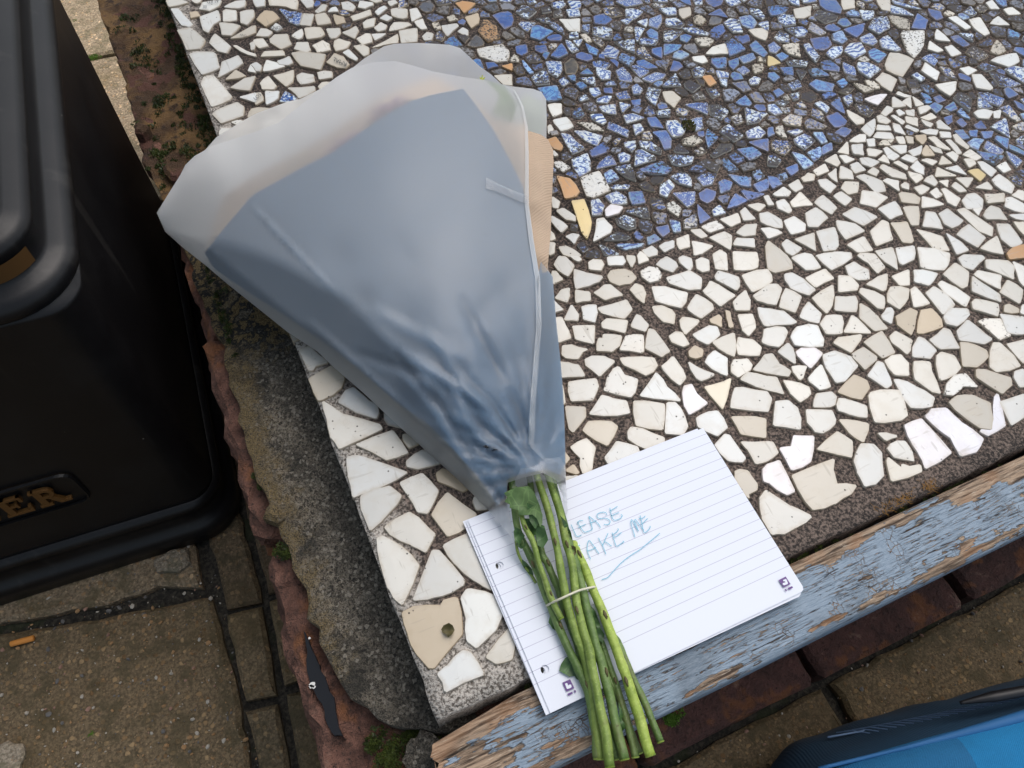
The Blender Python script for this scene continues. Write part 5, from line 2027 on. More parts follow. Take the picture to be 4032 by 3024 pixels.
# crumpled dents on the shaded left flank, as in the photo
def dents(x, y):
    z = 0
    for cx, cy, s, d in ((1560, 1430, 60, -.006), (1640, 1500, 45, .005), (1700, 1600, 60, -.005), (1770, 1640, 45, .004), (1830, 1800, 50, -.004), (1330, 1010, 60, -.003), (1900, 1240, 90, -.003), (1750, 1330, 110, .002), (1420, 1180, 40, -.003), (1960, 1420, 50, -.003), (2010, 1120, 60, -.002), (1600, 1250, 70, -.003), (1480, 900, 120, -.003), (1760, 760, 140, -.003)):
        z += d * math.exp(-((x - cx) ** 2 + (y - cy) ** 2) / (2 * s * s))
    return z
CREASES = [(1600, 1400, 1914, 1600, 30, .0035), (1420, 1392, 1650, 1475, 26, -.003), (1560, 1400, 1720, 1600, 28, -.004), (1700, 1540, 1850, 1790, 30, -.004), (1760, 1500, 1900, 1760, 26, .003), (1010, 830, 1300, 1130, 14, .0016),
           (1800, 1360, 1990, 1560, 60, .0016), (1880, 1730, 2080, 1850, 22, .0032), (1820, 1690, 2010, 1860, 24, -.003),
           (1950, 1650, 2085, 1835, 20, .003), (2010, 1550, 2095, 1815, 22, -.003), (2150, 1430, 2130, 1790, 18, .0025), (2190, 1500, 2165, 1790, 18, -.002), (1640, 980, 1960, 760, 130, .0012),
           (1480, 1230, 1800, 1400, 40, .002), (1700, 1330, 1960, 1700, 30, .0022), (1830, 1200, 2020, 1600, 34, -.0022), (1240, 1290, 1600, 1610, 22, .0025), (1500, 1560, 1800, 1840, 22, -.0025), (1900, 1900, 2000, 2060, 22, .003), (1860, 1850, 1990, 1980, 18, -.003)]
def creases(x, y):
    z = 0
    for x0, y0, x1, y1, w_, h in CREASES:
        dx, dy = x1 - x0, y1 - y0
        t = ((x - x0) * dx + (y - y0) * dy) / (dx * dx + dy * dy)
        if -.1 < t < 1.1:
            d = abs((x - x0) * dy - (y - y0) * dx) / math.hypot(dx, dy)
            if d < w_: z += h * (1 - d / w_) * max(0, math.sin(math.pi * min(1, max(0, (t + .1) / 1.2)))) ** .6
    return z
fold = lambda x, y: .55 * wrinkle(x, y) + .6 * dents(x, y) + creases(x, y)
tz = lambda d: (lambda x, y: zfront(x, y) + fold(x, y) + d)
front_outline = LEFT[:1] + FTOP + FRIGHT + FBOT + LEFT[:0:-1]
me = sheet_mesh('front_film', front_outline, zfront, 14, MT['film'], fold)
front = put('front_film', me, bq, label='frosted translucent film wrapped over the front')
# blue paper just under the film
BL = [(807, 995, .04), (984, 782, .08), (1008, 763), (1190, 662), (1312, 602), (1403, 535), (1512, 462), (1616, 401), (1695, 377), (1822, 352), (1862, 400), (1941, 510), (2000, 620), (2055, 730), (2078, 830),
      (2098, 960), (2120, 1080), (2152, 1072), (2172, 1090), (2187, 1276), (2203, 1420), (2214, 1550), (2220, 1700), (2222, 1815), (2200, 1870), (2140, 1850), (2060, 1866), (2000, 1885), (1990, 1960), (1960, 1990), (1900, 1900),
      (1790, 1770), (1690, 1670), (1560, 1580), (1400, 1440), (1200, 1292), (1000, 1160), (850, 1060)]
RS = [(2172, 1090, .036), (2187, 1276, .032), (2203, 1420, .028), (2214, 1550, .025), (2220, 1700, .022), (2222, 1815, .020)]
_rb = rbf([(x, y, z - sleeve(x, y)) for x, y, z in LEFT + FTOP + FRIGHT[:5] + [(2130, 1280, .051), (2120, 1400, .047), (2105, 1600, .041), (2098, 1750, .036)] + FBOT[3:] + RS] + [(x, y, 0) for x, y, z in INNER[:20]])
zblue = lambda x, y: sleeve(x, y) + _rb(x, y)
me = sheet_mesh('blue_paper', [(p[0], p[1]) for p in BL], zblue, 14, MT['blue_paper'], lambda x, y: fold(x, y) - .0024 - .0030 * math.exp(-(math.hypot(x - NECK[0], y - NECK[1]) / 420) ** 2))
put('blue_paper', me, bq, label='ribbed dark blue wrapping paper under the film')
# film folded over the right edge, and the doubled hem of the front sheet
sf = [(2130, 1030, .060), (2160, 1066, .042), (2176, 1090, .0385), (2191, 1276, .0345), (2207, 1420, .0305), (2218, 1550, .0275), (2224, 1700, .0245), (2227, 1830, .022), (2150, 1822, .037), (2088, 1760, .041), (2096, 1600, .046), (2110, 1400, .052), (2120, 1280, .056), (2116, 1100, .063)]
zs = rbf(sf)
put('side_film', sheet_mesh('side_film', [(p[0], p[1]) for p in sf], zs, 17, MT['film'], lambda x, y: .7 * fold(x, y) + .0012), bq, label='frosted film folded round the side')
hm = [(2028, 356), (2062, 420), (2078, 500), (2082, 600), (2082, 800), (2102, 950), (2127, 1100), (2132, 1280), (2122, 1400), (2107, 1600), (2100, 1750)]
hem = hm + [(x - 20 * min(1, .35 + k * .12), y) for k, (x, y) in list(enumerate(hm))[::-1]]
put('film_hem', sheet_mesh('film_hem', hem, tz(.0012), 12, MT['film_back']), bq, label='pale doubled hem of the film')
# brown lining at the back
BR = [(835, 975), (905, 790), (1000, 735), (1190, 640), (1312, 580), (1500, 440), (1700, 350), (1840, 420), (1932, 496), (2010, 508), (2078, 514), (2130, 530), (2158, 550), (2178, 590), (2180, 640), (2172, 800), (2169, 911), (2156, 1057), (2172, 1090),
      (2185, 1276), (2210, 1550), (2216, 1800), (2100, 1840), (1950, 1800), (1750, 1640), (1500, 1440), (1250, 1260), (1000, 1110)]
zbr = rbf([(835, 975, .030), (905, 790, .045), (1190, 640, .055), (1500, 440, .060), (1700, 350, .058), (1932, 496, .060), (2078, 514, .052), (2158, 550, .044), (2178, 590, .040), (2172, 800, .036), (2169, 911, .034), (2110, 800, .050), (2060, 650, .060), (2172, 1090, .030), (2120, 1000, .044), (2130, 1300, .030),
           (2185, 1276, .026), (2210, 1550, .020), (2216, 1800, .016), (2100, 1840, .022), (1950, 1800, .016), (1500, 1440, .012), (1000, 1110, .014), (1500, 1000, .020), (1300, 800, .030), (1800, 1000, .024), (1800, 700, .036)])
me = sheet_mesh('brown_paper', BR, zbr, 26, MT['brown_paper'], lambda x, y: .004 * math.exp(-((x - 2140 - (y - 700) * .18) / 26) ** 2) * (1 if 560 < y < 1000 else .3) + .0012 * nz(x, y, 0, 1 / 60))
put('brown_paper', me, bq, label='brown kraft lining showing along one edge')
# back film
BK = [(625, 845, .042), (720, 690, .046), (851, 541, .050), (948, 480, .052), (1008, 447, .053), (1130, 401, .056), (1184, 389, .056), (1275, 343, .058), (1366, 286, .060), (1433, 231, .062), (1512, 182, .064), (1555, 172, .064), (1646, 169, .064), (1707, 172, .063),
      (1768, 176, .062), (1810, 188, .061), (1889, 261, .059), (1932, 292, .058), (1974, 331, .057), (2016, 340, .056), (2100, 350, .052), (2132, 362, .050), (2150, 390, .048), (2153, 470, .045), (2151, 560, .040), (2140, 800, .028), (2160, 1080, .018), (2190, 1400, .010), (2218, 1700, .008),
      (2230, 1900, .007), (2150, 1850, .007), (2000, 1900, .007), (1800, 1860, .007), (1555, 1640, .007), (1251, 1360, .008), (1008, 1180, .010), (802, 1015, .016), (660, 905, .030)]
zback = rbf(BK + [(1500, 500, .034), (1500, 1000, .010), (1800, 600, .030), (1100, 700, .030), (1900, 1300, .007), (1300, 1100, .009)])
me = sheet_mesh('back_film', BK, zback, 30, MT['film_back'], lambda x, y: .0015 * nz(x, y, 4, 1 / 240))
put('back_film', me, bq, label='frosted film rising behind the flowers')
# tapes
me = sheet_mesh('clear_tape', [(1915, 698), (1960, 722), (2030, 752), (2082, 770), (2084, 808), (2020, 782), (1955, 752), (1912, 742)], tz(.0016), 22, MT['tape'])
put('clear_tape', me, bq)
me = sheet_mesh('clear_tape', [(2050, 1846), (2100, 1838), (2150, 1806), (2205, 1800), (2224, 1830), (2226, 1885), (2190, 1905), (2140, 1890), (2080, 1902), (2040, 1930), (2015, 1920)], tz(.0024), 16, MT['tape'],
                lambda x, y: .0009 * nz(x, y, 0, 1 / 26))
put('clear_tape', me, bq)

# flowers and leaves inside the wrap
fl = random.Random(21)
def bloom(cx, cy, z, R, mat, tilt, npet=34):
    c = at(cx, cy, z)
    acc = Acc()
    d = Vector((-.25, .93, .28 + tilt)).normalized()
    q = d.to_track_quat('Z', 'Y').to_matrix()
    for k in range(npet):
        a = k * 2.39996
        ring = (k + 2) / (npet + 2)
        r1 = R * (.45 + .6 * ring); lift = (1 - ring) * .6 + .12
        t = Vector((math.cos(a), math.sin(a), 0)); s = Vector((-math.sin(a), math.cos(a), 0))
        w_ = R * .16
        p = [t * R * .08, t * r1 * .5 + s * w_ + Vector((0, 0, lift * R * .5)), t * r1 + s * w_ * .5 + Vector((0, 0, lift * R * .8)),
             t * r1 * 1.04 + Vector((0, 0, lift * R * .78)), t * r1 - s * w_ * .5 + Vector((0, 0, lift * R * .8)), t * r1 * .5 - s * w_ + Vector((0, 0, lift * R * .5))]
        acc.add(([q @ v + c for v in p], [(0, 1, 2, 3), (0, 3, 4, 5)]), 0)
    for k in range(14):
        a = k * 2.4
        r = R * .16 * math.sqrt(k / 14)
        b = Vector((math.cos(a) * r, math.sin(a) * r, R * .22))
        acc.add(tube([q @ (b * .9) + c, q @ (b * 1.15 + Vector((0, 0, R * .2))) + c], R * .035, 5), 1)
    o = put('flower_head', acc.mesh('flower_head', [MT[mat], MT['petal_core']]), bq)
for cx, cy, z, R, mt in ((1400, 640, .060, .030, 'petal'), (1560, 500, .066, .032, 'petal'), (1700, 520, .060, .028, 'petal_white'), (1250, 760, .056, .030, 'petal_white'), (1820, 560, .060, .028, 'petal'), (1120, 880, .050, .026, 'petal')):
    bloom(cx, cy, z, R, mt, fl.uniform(0, .3))
def leaf_mesh(name, pts, mat, z0=None, n=2):
    """leaf from a pixel outline (px, py, z) with a creased middle"""
    ctrl = list(pts)
    zf = rbf(ctrl + [(sum(p[0] for p in pts) / len(pts), sum(p[1] for p in pts) / len(pts), sum(p[2] for p in pts) / len(pts) - .002)])
    return sheet_mesh(name, [(p[0], p[1]) for p in pts], zf, 13, mat, lambda x, y: .0012 * nz(x, y, 0, 1 / 35))
for pts in ([(1990, 560, .026), (2020, 450, .030), (2060, 385, .034), (2110, 400, .032), (2135, 460, .028), (2130, 540, .024), (2090, 600, .022), (2040, 610, .022)],
            [(1930, 470, .066), (1960, 390, .070), (1900, 318, .078), (1980, 350, .074), (2030, 420, .068), (2010, 500, .06)],
            [(2060, 520, .018), (2090, 440, .024), (2140, 420, .024), (2142, 520, .018), (2110, 570, .016)]):
    put('leaf', leaf_mesh('leaf', pts, MT['leaf_light' if pts[0][0] < 1950 else 'leaf']), bq)

# stems
def S(q): return [(2016 + x * .6076, 2016 + y * .6076) for x, y in q]
STEMS = [
    ('stem_lime', .0041, [(398, 205, .009), (412, 240, .012), (430, 285, .0152), (520, 480, .0165), (600, 680, .016), (680, 900, .016), (750, 1100, .016), (830, 1350, .0165), (898, 1578, .017)]),
    ('stem_green', .0037, [(180, -380, .024), (290, -60, .023), (345, 160, .022), (392, 350, .0215), (415, 560, .021), (445, 700, .021), (500, 900, .0205), (540, 1100, .0205), (590, 1350, .021), (635, 1652, .021)]),
    ('stem_green', .0036, [(120, -380, .026), (225, -40, .025), (285, 200, .024), (330, 450, .022), (368, 640, .0205), (430, 820, .018), (490, 1000, .015), (535, 1300, .013), (572, 1602, .013)]),
    ('stem_dark', .0038, [(240, -300, .018), (330, 60, .018), (385, 240, .018), (432, 400, .018), (490, 650, .018), (540, 850, .018), (600, 1050, .0175), (655, 1280, .0175), (725, 1605, .0175)]),
    ('stem_dark', .0036, [(-10, -280, .02), (40, 110, .018), (120, 290, .016), (200, 480, .014), (262, 640, .0125), (340, 830, .012), (420, 1000, .0115), (490, 1160, .011), (540, 1400, .0115), (560, 1600, .012)]),
    ('stem_dark', .0034, [(110, -250, .016), (180, 200, .0145), (232, 340, .0135), (300, 500, .012), (352, 660, .010), (410, 820, .0085), (480, 1020, .0085), (560, 1250, .0095), (690, 1600, .011)]),
    ('stem_green', .0026, [(20, -160, .028), (70, 60, .026), (140, 210, .025), (200, 400, .022), (255, 560, .0195), (318, 690, .0175)]),
    ('stem_dark', .0029, [(560, 560, .010), (640, 760, .0095), (705, 880, .0095), (785, 1080, .010), (865, 1250, .0105), (962, 1492, .012)]),
    ('stem_dark', .0030, [(430, 430, .009), (530, 720, .008), (620, 960, .0075), (700, 1200, .008), (760, 1420, .0085), (800, 1590, .009)]),
    ('stem_dark', .0026, [(560, 940, .0065), (660, 1130, .0065), (740, 1350, .007), (828, 1565, .0085)]),
]
def to_px(q, z): return at(2016 + q[0] * .6076, 2016 + q[1] * .6076, z)
for mt, r, q in STEMS:
    P = catmull([to_px(p, p[2]) for p in q], 7)
    n = len(P)
    ph = rng.uniform(0, 6)
    rad = [r * (.71 + .15 * i / n + .03 * math.sin(i * .4 + ph) + .012 * math.sin(i * 1.7 + 2 * ph)) for i in range(n)]
    P = [p + Vector((nz(i * .16 + ph, 3, 0), nz(5, i * .16 + ph, 0), .4 * nz(i * .16, ph, 2))) * .0011 for i, p in enumerate(P)]
    for k in (n // 3 - 1, n // 3, 2 * n // 3, 2 * n // 3 + 1): rad[k] *= 1.08
    rad[-1] *= .96
    o = put('stem', mesh('stem', *tube(P, rad, 14, ribs=.06, nr=5), MT[mt], True), bq)
    # pale cut end
    e, d = P[-1], (P[-1] - P[-2]).normalized()
    cut = tube([e - d * .0002, e + d * .0005], [r * .95, r * .75], 12)
    put('cut_end', mesh('cut_end', *cut, MT['stem_lime']), o)
    # leaf-scar nodes
    for k in (n // 4, n // 2, 3 * n // 4):
        if rng.random() < .38:
            p = P[k] + Vector((rng.uniform(-.5, .5) * r, 0, r * .85))
            t = (P[k + 1] - P[k]).normalized()
            nod = tube([p - t * r * .9, p - t * r * .2, p + t * r * .7], [r * .12, r * .34, r * .1], 8)
            put('leaf_scar', mesh('leaf_scar', *nod, MT['dead_leaf'], True), o)
# leaves by the neck and along the stems
Z1 = lambda x, y, z: (1780 + x * .24108, 1940 + y * .24108, z)
Q6 = lambda x, y, z: (2016 + x * .6076, 2016 + y * .6076, z)
LV = [
    ('leaf_light', [Z1(845, 5, .034), Z1(900, 70, .033), Z1(858, 145, .031), Z1(945, 195, .032), Z1(940, 250, .031), Z1(1085, 290, .032), Z1(1090, 365, .030), Z1(1185, 372, .032), Z1(1310, 355, .034), Z1(1385, 420, .034),
              Z1(1440, 560, .033), Z1(1475, 500, .034), Z1(1480, 380, .035), Z1(1430, 200, .038), Z1(1345, 0, .040), Z1(1250, -110, .040), Z1(1050, -90, .038)]),
    ('leaf', [Z1(1030, 560, .028), Z1(1005, 650, .026), Z1(1020, 780, .024), Z1(1100, 855, .024), Z1(1130, 790, .026), Z1(1190, 705, .027), Z1(1120, 600, .029)]),
    ('leaf', [Z1(1350, 420, .030), Z1(1180, 420, .026), Z1(1220, 560, .024), Z1(1330, 760, .024), Z1(1370, 640, .027)]),
    ('leaf', [Q6(305, 1030, .006), Q6(318, 985, .006), Q6(345, 945, .007), Q6(372, 930, .008), Q6(400, 960, .009), Q6(430, 1010, .009), Q6(452, 1092, .008), Q6(420, 1085, .007), Q6(405, 1062, .006), Q6(370, 1068, .006), Q6(340, 1048, .006)]),
    ('leaf', [Q6(248, 668, .010), Q6(236, 715, .008), Q6(262, 755, .007), Q6(290, 775, .007), Q6(312, 812, .007), Q6(330, 790, .009), Q6(300, 720, .011)]),
    ('leaf', [Q6(310, 20, .028), Q6(350, 60, .027), Q6(382, 130, .022), Q6(398, 205, .016), Q6(375, 190, .018), Q6(345, 110, .022)]),
    ('leaf', [Q6(540, 760, .0125), Q6(570, 750, .012), Q6(600, 790, .011), Q6(590, 850, .010), Q6(560, 830, .011)]),
    ('leaf', [Q6(440, 1085, .007), Q6(475, 1100, .008), Q6(480, 1130, .007), Q6(445, 1120, .006)]),
    ('leaf', [Q6(60, 300, .010), Q6(95, 330, .012), Q6(130, 370, .010), Q6(140, 410, .008), Q6(105, 395, .007), Q6(75, 360, .008)]),
]
LV += [
    ('leaf', [Q6(20, 150, .020), Q6(75, 165, .022), Q6(90, 215, .020), Q6(60, 240, .017), Q6(25, 215, .017)]),
    ('leaf', [Q6(150, 60, .028), Q6(210, 90, .030), Q6(235, 180, .027), Q6(200, 235, .024), Q6(165, 215, .024), Q6(150, 130, .026)]),
    ('leaf', [Q6(95, -60, .036), Q6(150, -40, .036), Q6(185, 60, .031), Q6(150, 110, .029), Q6(115, 60, .030)]),
    ('leaf', [Q6(505, 600, .012), Q6(540, 640, .011), Q6(575, 740, .010), Q6(560, 780, .009), Q6(530, 700, .010)]),
    ('leaf', [Q6(610, 660, .010), Q6(632, 682, .009), Q6(612, 690, .009)]),
    ('leaf', [Q6(690, 1230, .009), Q6(715, 1290, .010), Q6(735, 1400, .010), Q6(715, 1420, .008), Q6(695, 1330, .008)]),
    ('dead_leaf', [Q6(385, 215, .024), Q6(412, 225, .023), Q6(418, 262, .021), Q6(398, 290, .021), Q6(380, 262, .023)]),
]
for mt, pts in LV:
    pts = [(a, b, c + (.0020 if c < .0128 else 0)) for a, b, c in pts]
    put('leaf', leaf_mesh('leaf', pts, MT[mt]), bq)
# thin side shoot on the left
P = catmull([to_px(p, p[2]) for p in ((20, 120, .02), (35, 250, .014), (75, 340, .010), (125, 410, .008), (155, 460, .008))], 6)
put('side_shoot', mesh('side_shoot', *tube(P, .0011, 7), MT['stem_green'], True), bq)
# rubber band round the stems
ring = [(226, 606, .013), (270, 582, .022), (320, 560, .0262), (380, 532, .0265), (440, 507, .0255), (490, 495, .0235), (528, 486, .0205), (538, 492, .014), (500, 512, .0075), (400, 545, .0066), (300, 585, .0066), (240, 608, .0078)]
P = catmull([to_px(p, p[2]) for p in ring + ring[:2]], 5)[:-5]
put('rubber_band', mesh('rubber_band', *tube(P, .00085, 7, cap=False), MT['band'], True), bq)
# wisps of the wrap's inner flowers: a yellow green bud at the film edge
acc = Acc()
rb = random.Random(9)
c = at(1895, 318, .082)
for k in range(9):
    a = rb.uniform(0, 6.28)
    acc.add(tube([c, c + Vector((math.cos(a) * .004, math.sin(a) * .004, rb.uniform(.001, .004)))], [.0011, .0004], 5))
put('bud', acc.mesh('bud', [MT['petal_core']]), bq)

# dead leaf on the tan tile
lp = at(1768, 2478, .0035)
pts = [(1008 + x * KS, 2016 + y * KS, z) for x, y, z in ((1200, 760, .003), (1215, 735, .005), (1250, 718, .007), (1275, 735, .006), (1288, 765, .004), (1270, 795, .005), (1245, 812, .003), (1228, 790, .004), (1210, 785, .003))]
dl = put('dead_leaf', leaf_mesh('dead_leaf', pts, MT['dead_leaf']), label='tiny curled dead leaf lying on a tan china piece', cat='leaf')

# ================================================================== litter bin
BA, BBp = Vector((-.519, .421)), Vector((-.2305, .4053))
BU = (BBp - BA).normalized(); BN = Vector((-BU.y, BU.x))     # along the front to the right, and backwards
BWID, BDEP = .46, .535
def bpt(u, n, z):   # u <= 0 from the right face, n >= 0 from the front face
    n = n + .034 * max(0, (z - GZ) / .45)      # the front leans back a little
    p = BBp + BU * u + BN * n
    return (p.x, p.y, z)
def ring_plan(off, rad, seg=8):
    """rounded rectangle in bin coordinates, grown by off"""
    r = max(.006, rad + off)
    c = [(-rad, rad, -90), (-rad, BDEP - rad, 0), (-BWID + rad, BDEP - rad, 90), (-BWID + rad, rad, 180)]
    out = []
    for cu, cn, a0 in c:
        for k in range(seg + 1):
            a = math.radians(a0 + 90 * k / seg)
            out.append((cu + r * math.cos(a), cn + r * math.sin(a)))
    return out
def loft(prof, rad, name, mat, close=True):
    v, f = [], []
    for off, z in prof:
        v += [bpt(u, n, z) for u, n in ring_plan(off, rad)]
    m_ = len(ring_plan(0, rad))
    for i in range(len(prof) - 1):
        for k in range(m_):
            a, b = i * m_ + k, i * m_ + (k + 1) % m_
            f.append((a, b, b + m_, a + m_))
    if close:
        f.append(tuple(range((len(prof) - 1) * m_, len(prof) * m_)))
        f.append(tuple(range(m_ - 1, -1, -1)))
    return mesh(name, v, f, mat, True)
lbin = thing('litter_bin', bpt(-BWID / 2, BDEP / 2, GZ), 'tall black plastic litter bin with gold lettering and ridged hood', 'litter bin')
def arcs(p0, p1, n, bul):
    return [(p0[0] + (p1[0] - p0[0]) * t + bul * math.sin(math.pi * t), p0[1] + (p1[1] - p0[1]) * t) for t in [i / n for i in range(n + 1)]]
base = [(.004, GZ), (.012, GZ + .003), (.013, GZ + .030), (.009, GZ + .037), (.003, GZ + .041), (.003, GZ + .066), (.007, GZ + .070), (.007, GZ + .078), (.001, GZ + .084)]
put('base_plinth', loft(base, .040, 'base_plinth', MT['plastic']), lbin)
body = [(0, GZ + .083), (0, GZ + .09), (-.002, -.2), (-.003, -.05), (-.004, .023), (-.003, .029)]
put('body', loft(body, .034, 'body', MT['plastic']), lbin)
band = [(o + .008, z) for o, z in [(-.012, .028), (-.0085, .031), (-.007, .037), (-.0085, .044), (-.015, .049), (-.024, .052), (-.026, .056), (-.026, .074), (-.024, .078), (-.0245, .083), (-.030, .088), (-.039, .092), (-.042, .097), (-.042, .116)]]
put('ridged_collar', loft(band, .062, 'ridged_collar', MT['plastic']), lbin)
hood = [(o + .008, z) for o, z in [(-.042, .115), (-.0425, .14), (-.046, .160), (-.052, .170), (-.060, .175), (-.097, .182), (-.102, .190), (-.104, .30), (-.109, .36), (-.13, .40), (-.17, .42)]]
put('hood', loft(hood, .100, 'hood', MT['plastic']), lbin)
# dull orange-brown lines in the grooves, on the front only
def groove_line(off, z0, z1, rad):
    pl = ring_plan(off, rad, 10)
    sel = [p for p in pl if p[1] < rad * .62]
    sel = sorted(sel, key=lambda p: p[0])
    v, f = [], []
    for u, n in sel: v += [bpt(u, n, z0), bpt(u, n, z1)]
    for i in range(len(sel) - 1): f.append((2 * i, 2 * i + 2, 2 * i + 3, 2 * i + 1))
    put('groove_stripe', mesh('groove_stripe', v, f, MT['dull_brown'], True), lbin)
groove_line(-.0170, .0565, .0725, .062)
groove_line(-.0328, .0975, .114, .062)
# panel frame on the side facing the bench
def rrect(w, h, r, n=5):
    out = []
    for cx, cy, a0 in ((w / 2 - r, -h / 2 + r, -90), (w / 2 - r, h / 2 - r, 0), (-w / 2 + r, h / 2 - r, 90), (-w / 2 + r, -h / 2 + r, 180)):
        for k in range(n + 1):
            a = math.radians(a0 + 90 * k / n)
            out.append((cx + r * math.cos(a), cy + r * math.sin(a)))
    return out
def frame(center, w, h, r, thick, proud, face):
    o, i = rrect(w, h, r), rrect(w - 2 * thick, h - 2 * thick, max(.003, r - thick))
    n = len(o)
    v = [face(center[0] + a, center[1] + b, 0) for a, b in o] + [face(center[0] + a * .985, center[1] + b * .985, proud) for a, b in o] \
        + [face(center[0] + a, center[1] + b, proud) for a, b in i] + [face(center[0] + a, center[1] + b, 0) for a, b in i]
    f = []
    for k in range(3):
        for j in range(n):
            f.append((k * n + j, k * n + (j + 1) % n, (k + 1) * n + (j + 1) % n, (k + 1) * n + j))
    return v, f
side = lambda a, b, p: bpt(p, a, b)
frontf = lambda a, b, p: bpt(a, -p, b)
put('name_plate', mesh('name_plate', *frame((-BWID / 2, -.218), .236, .062, .014, .0035, .003, frontf), MT['plastic'], False), lbin)
# gold serif capitals LITTER
def bar(acc, u0, u1, z0, z1, d=.004):
    v = [frontf(u, z, p) for p in (0, d) for u, z in ((u0, z0), (u1, z0), (u1, z1), (u0, z1))]
    acc.add((v, [(0, 1, 2, 3), (4, 7, 6, 5), (0, 4, 5, 1), (1, 5, 6, 2), (2, 6, 7, 3), (3, 7, 4, 0)]))
def serif_letter(ch, u, z, h):
    acc = Acc()
    s = h * .22; t = h * .10; sf = h * .16
    if ch == 'L':
        bar(acc, u + sf, u + sf + s, z, z + h); bar(acc, u, u + h * .85, z, z + t); bar(acc, u, u + 2 * sf + s, z + h - t, z + h, .0045); bar(acc, u + h * .75, u + h * .85, z, z + h * .34, .0045)
        return acc, h * .95
    if ch == 'I':
        bar(acc, u + sf, u + sf + s, z, z + h); bar(acc, u, u + 2 * sf + s, z, z + t, .0045); bar(acc, u, u + 2 * sf + s, z + h - t, z + h, .0045)
        return acc, 2 * sf + s + h * .12
    if ch == 'T':
        w_ = h * .9
        bar(acc, u + w_ / 2 - s / 2, u + w_ / 2 + s / 2, z, z + h); bar(acc, u, u + w_, z + h - t, z + h, .0045); bar(acc, u, u + t, z + h * .66, z + h, .0042); bar(acc, u + w_ - t, u + w_, z + h * .66, z + h, .0042); bar(acc, u + w_ / 2 - s / 2 - sf, u + w_ / 2 + s / 2 + sf, z, z + t, .0045)
        return acc, w_ + h * .08
    if ch == 'E':
        w_ = h * .86
        bar(acc, u + sf * .6, u + sf * .6 + s, z, z + h); bar(acc, u, u + w_, z, z + t, .0045); bar(acc, u, u + w_ * .92, z + h - t, z + h, .0045); bar(acc, u + s, u + w_ * .66, z + h * .47, z + h * .57, .0043)
        bar(acc, u + w_ - t, u + w_, z, z + h * .32, .0042); bar(acc, u + w_ * .92 - t, u + w_ * .92, z + h * .7, z + h, .0042); bar(acc, u + w_ * .66 - t * .8, u + w_ * .66, z + h * .38, z + h * .66, .0041)
        return acc, w_ + h * .12
    if ch == 'R':
        bar(acc, u + sf * .6, u + sf * .6 + s, z, z + h); bar(acc, u, u + sf * 1.2 + s, z, z + t, .0045); bar(acc, u, u + sf, z + h - t, z + h, .0045)
        cx, cz, ro, ri = u + sf * .6 + s, z + h * .73, h * .27, h * .14
        v, f = [], []
        n = 9
        for k in range(n):
            a = math.radians(90 - 180 * k / (n - 1))
            for r in (ri, ro):
                for p in (0, .0044): v.append(frontf(cx + h * .12 + r * math.cos(a), cz + r * math.sin(a), p))
        for k in range(n - 1):
            b = 4 * k
            f += [(b + 1, b + 3, b + 7, b + 5), (b + 2, b + 3, b + 7, b + 6), (b, b + 1, b + 5, b + 4)]
        acc.add((v, f))
        bar(acc, cx, cx + h * .13, z + h * .87, z + h, .0043); bar(acc, cx, cx + h * .13, z + h * .46, z + h * .59, .0043)
        v = [frontf(a, b, p) for p in (0, .0042) for a, b in ((cx + h * .08, z + h * .46), (cx + h * .30, z + h * .46), (cx + h * .58, z), (cx + h * .33, z))]
        acc.add((v, [(0, 1, 2, 3), (4, 7, 6, 5), (0, 4, 5, 1), (1, 5, 6, 2), (2, 6, 7, 3), (3, 7, 4, 0)]))
        bar(acc, cx + h * .33, cx + h * .70, z, z + t, .0045)
        return acc, h
H_ = .031
# E starts at u = -.193 and R at -.160; the other letters run to the left of them
ws = {'L': .95, 'I': .66, 'T': .98, 'E': .98, 'R': 1.3}
start = -.193 - H_ * (ws['L'] + ws['I'] + 2 * ws['T'])
for ch in 'LITTER':
    acc, adv = serif_letter(ch, start, -.2325, H_)
    put('gold_letter', acc.mesh('gold_letter', [MT['gold']]), lbin)
    start += ws[ch] * H_ if ch != 'E' else .033

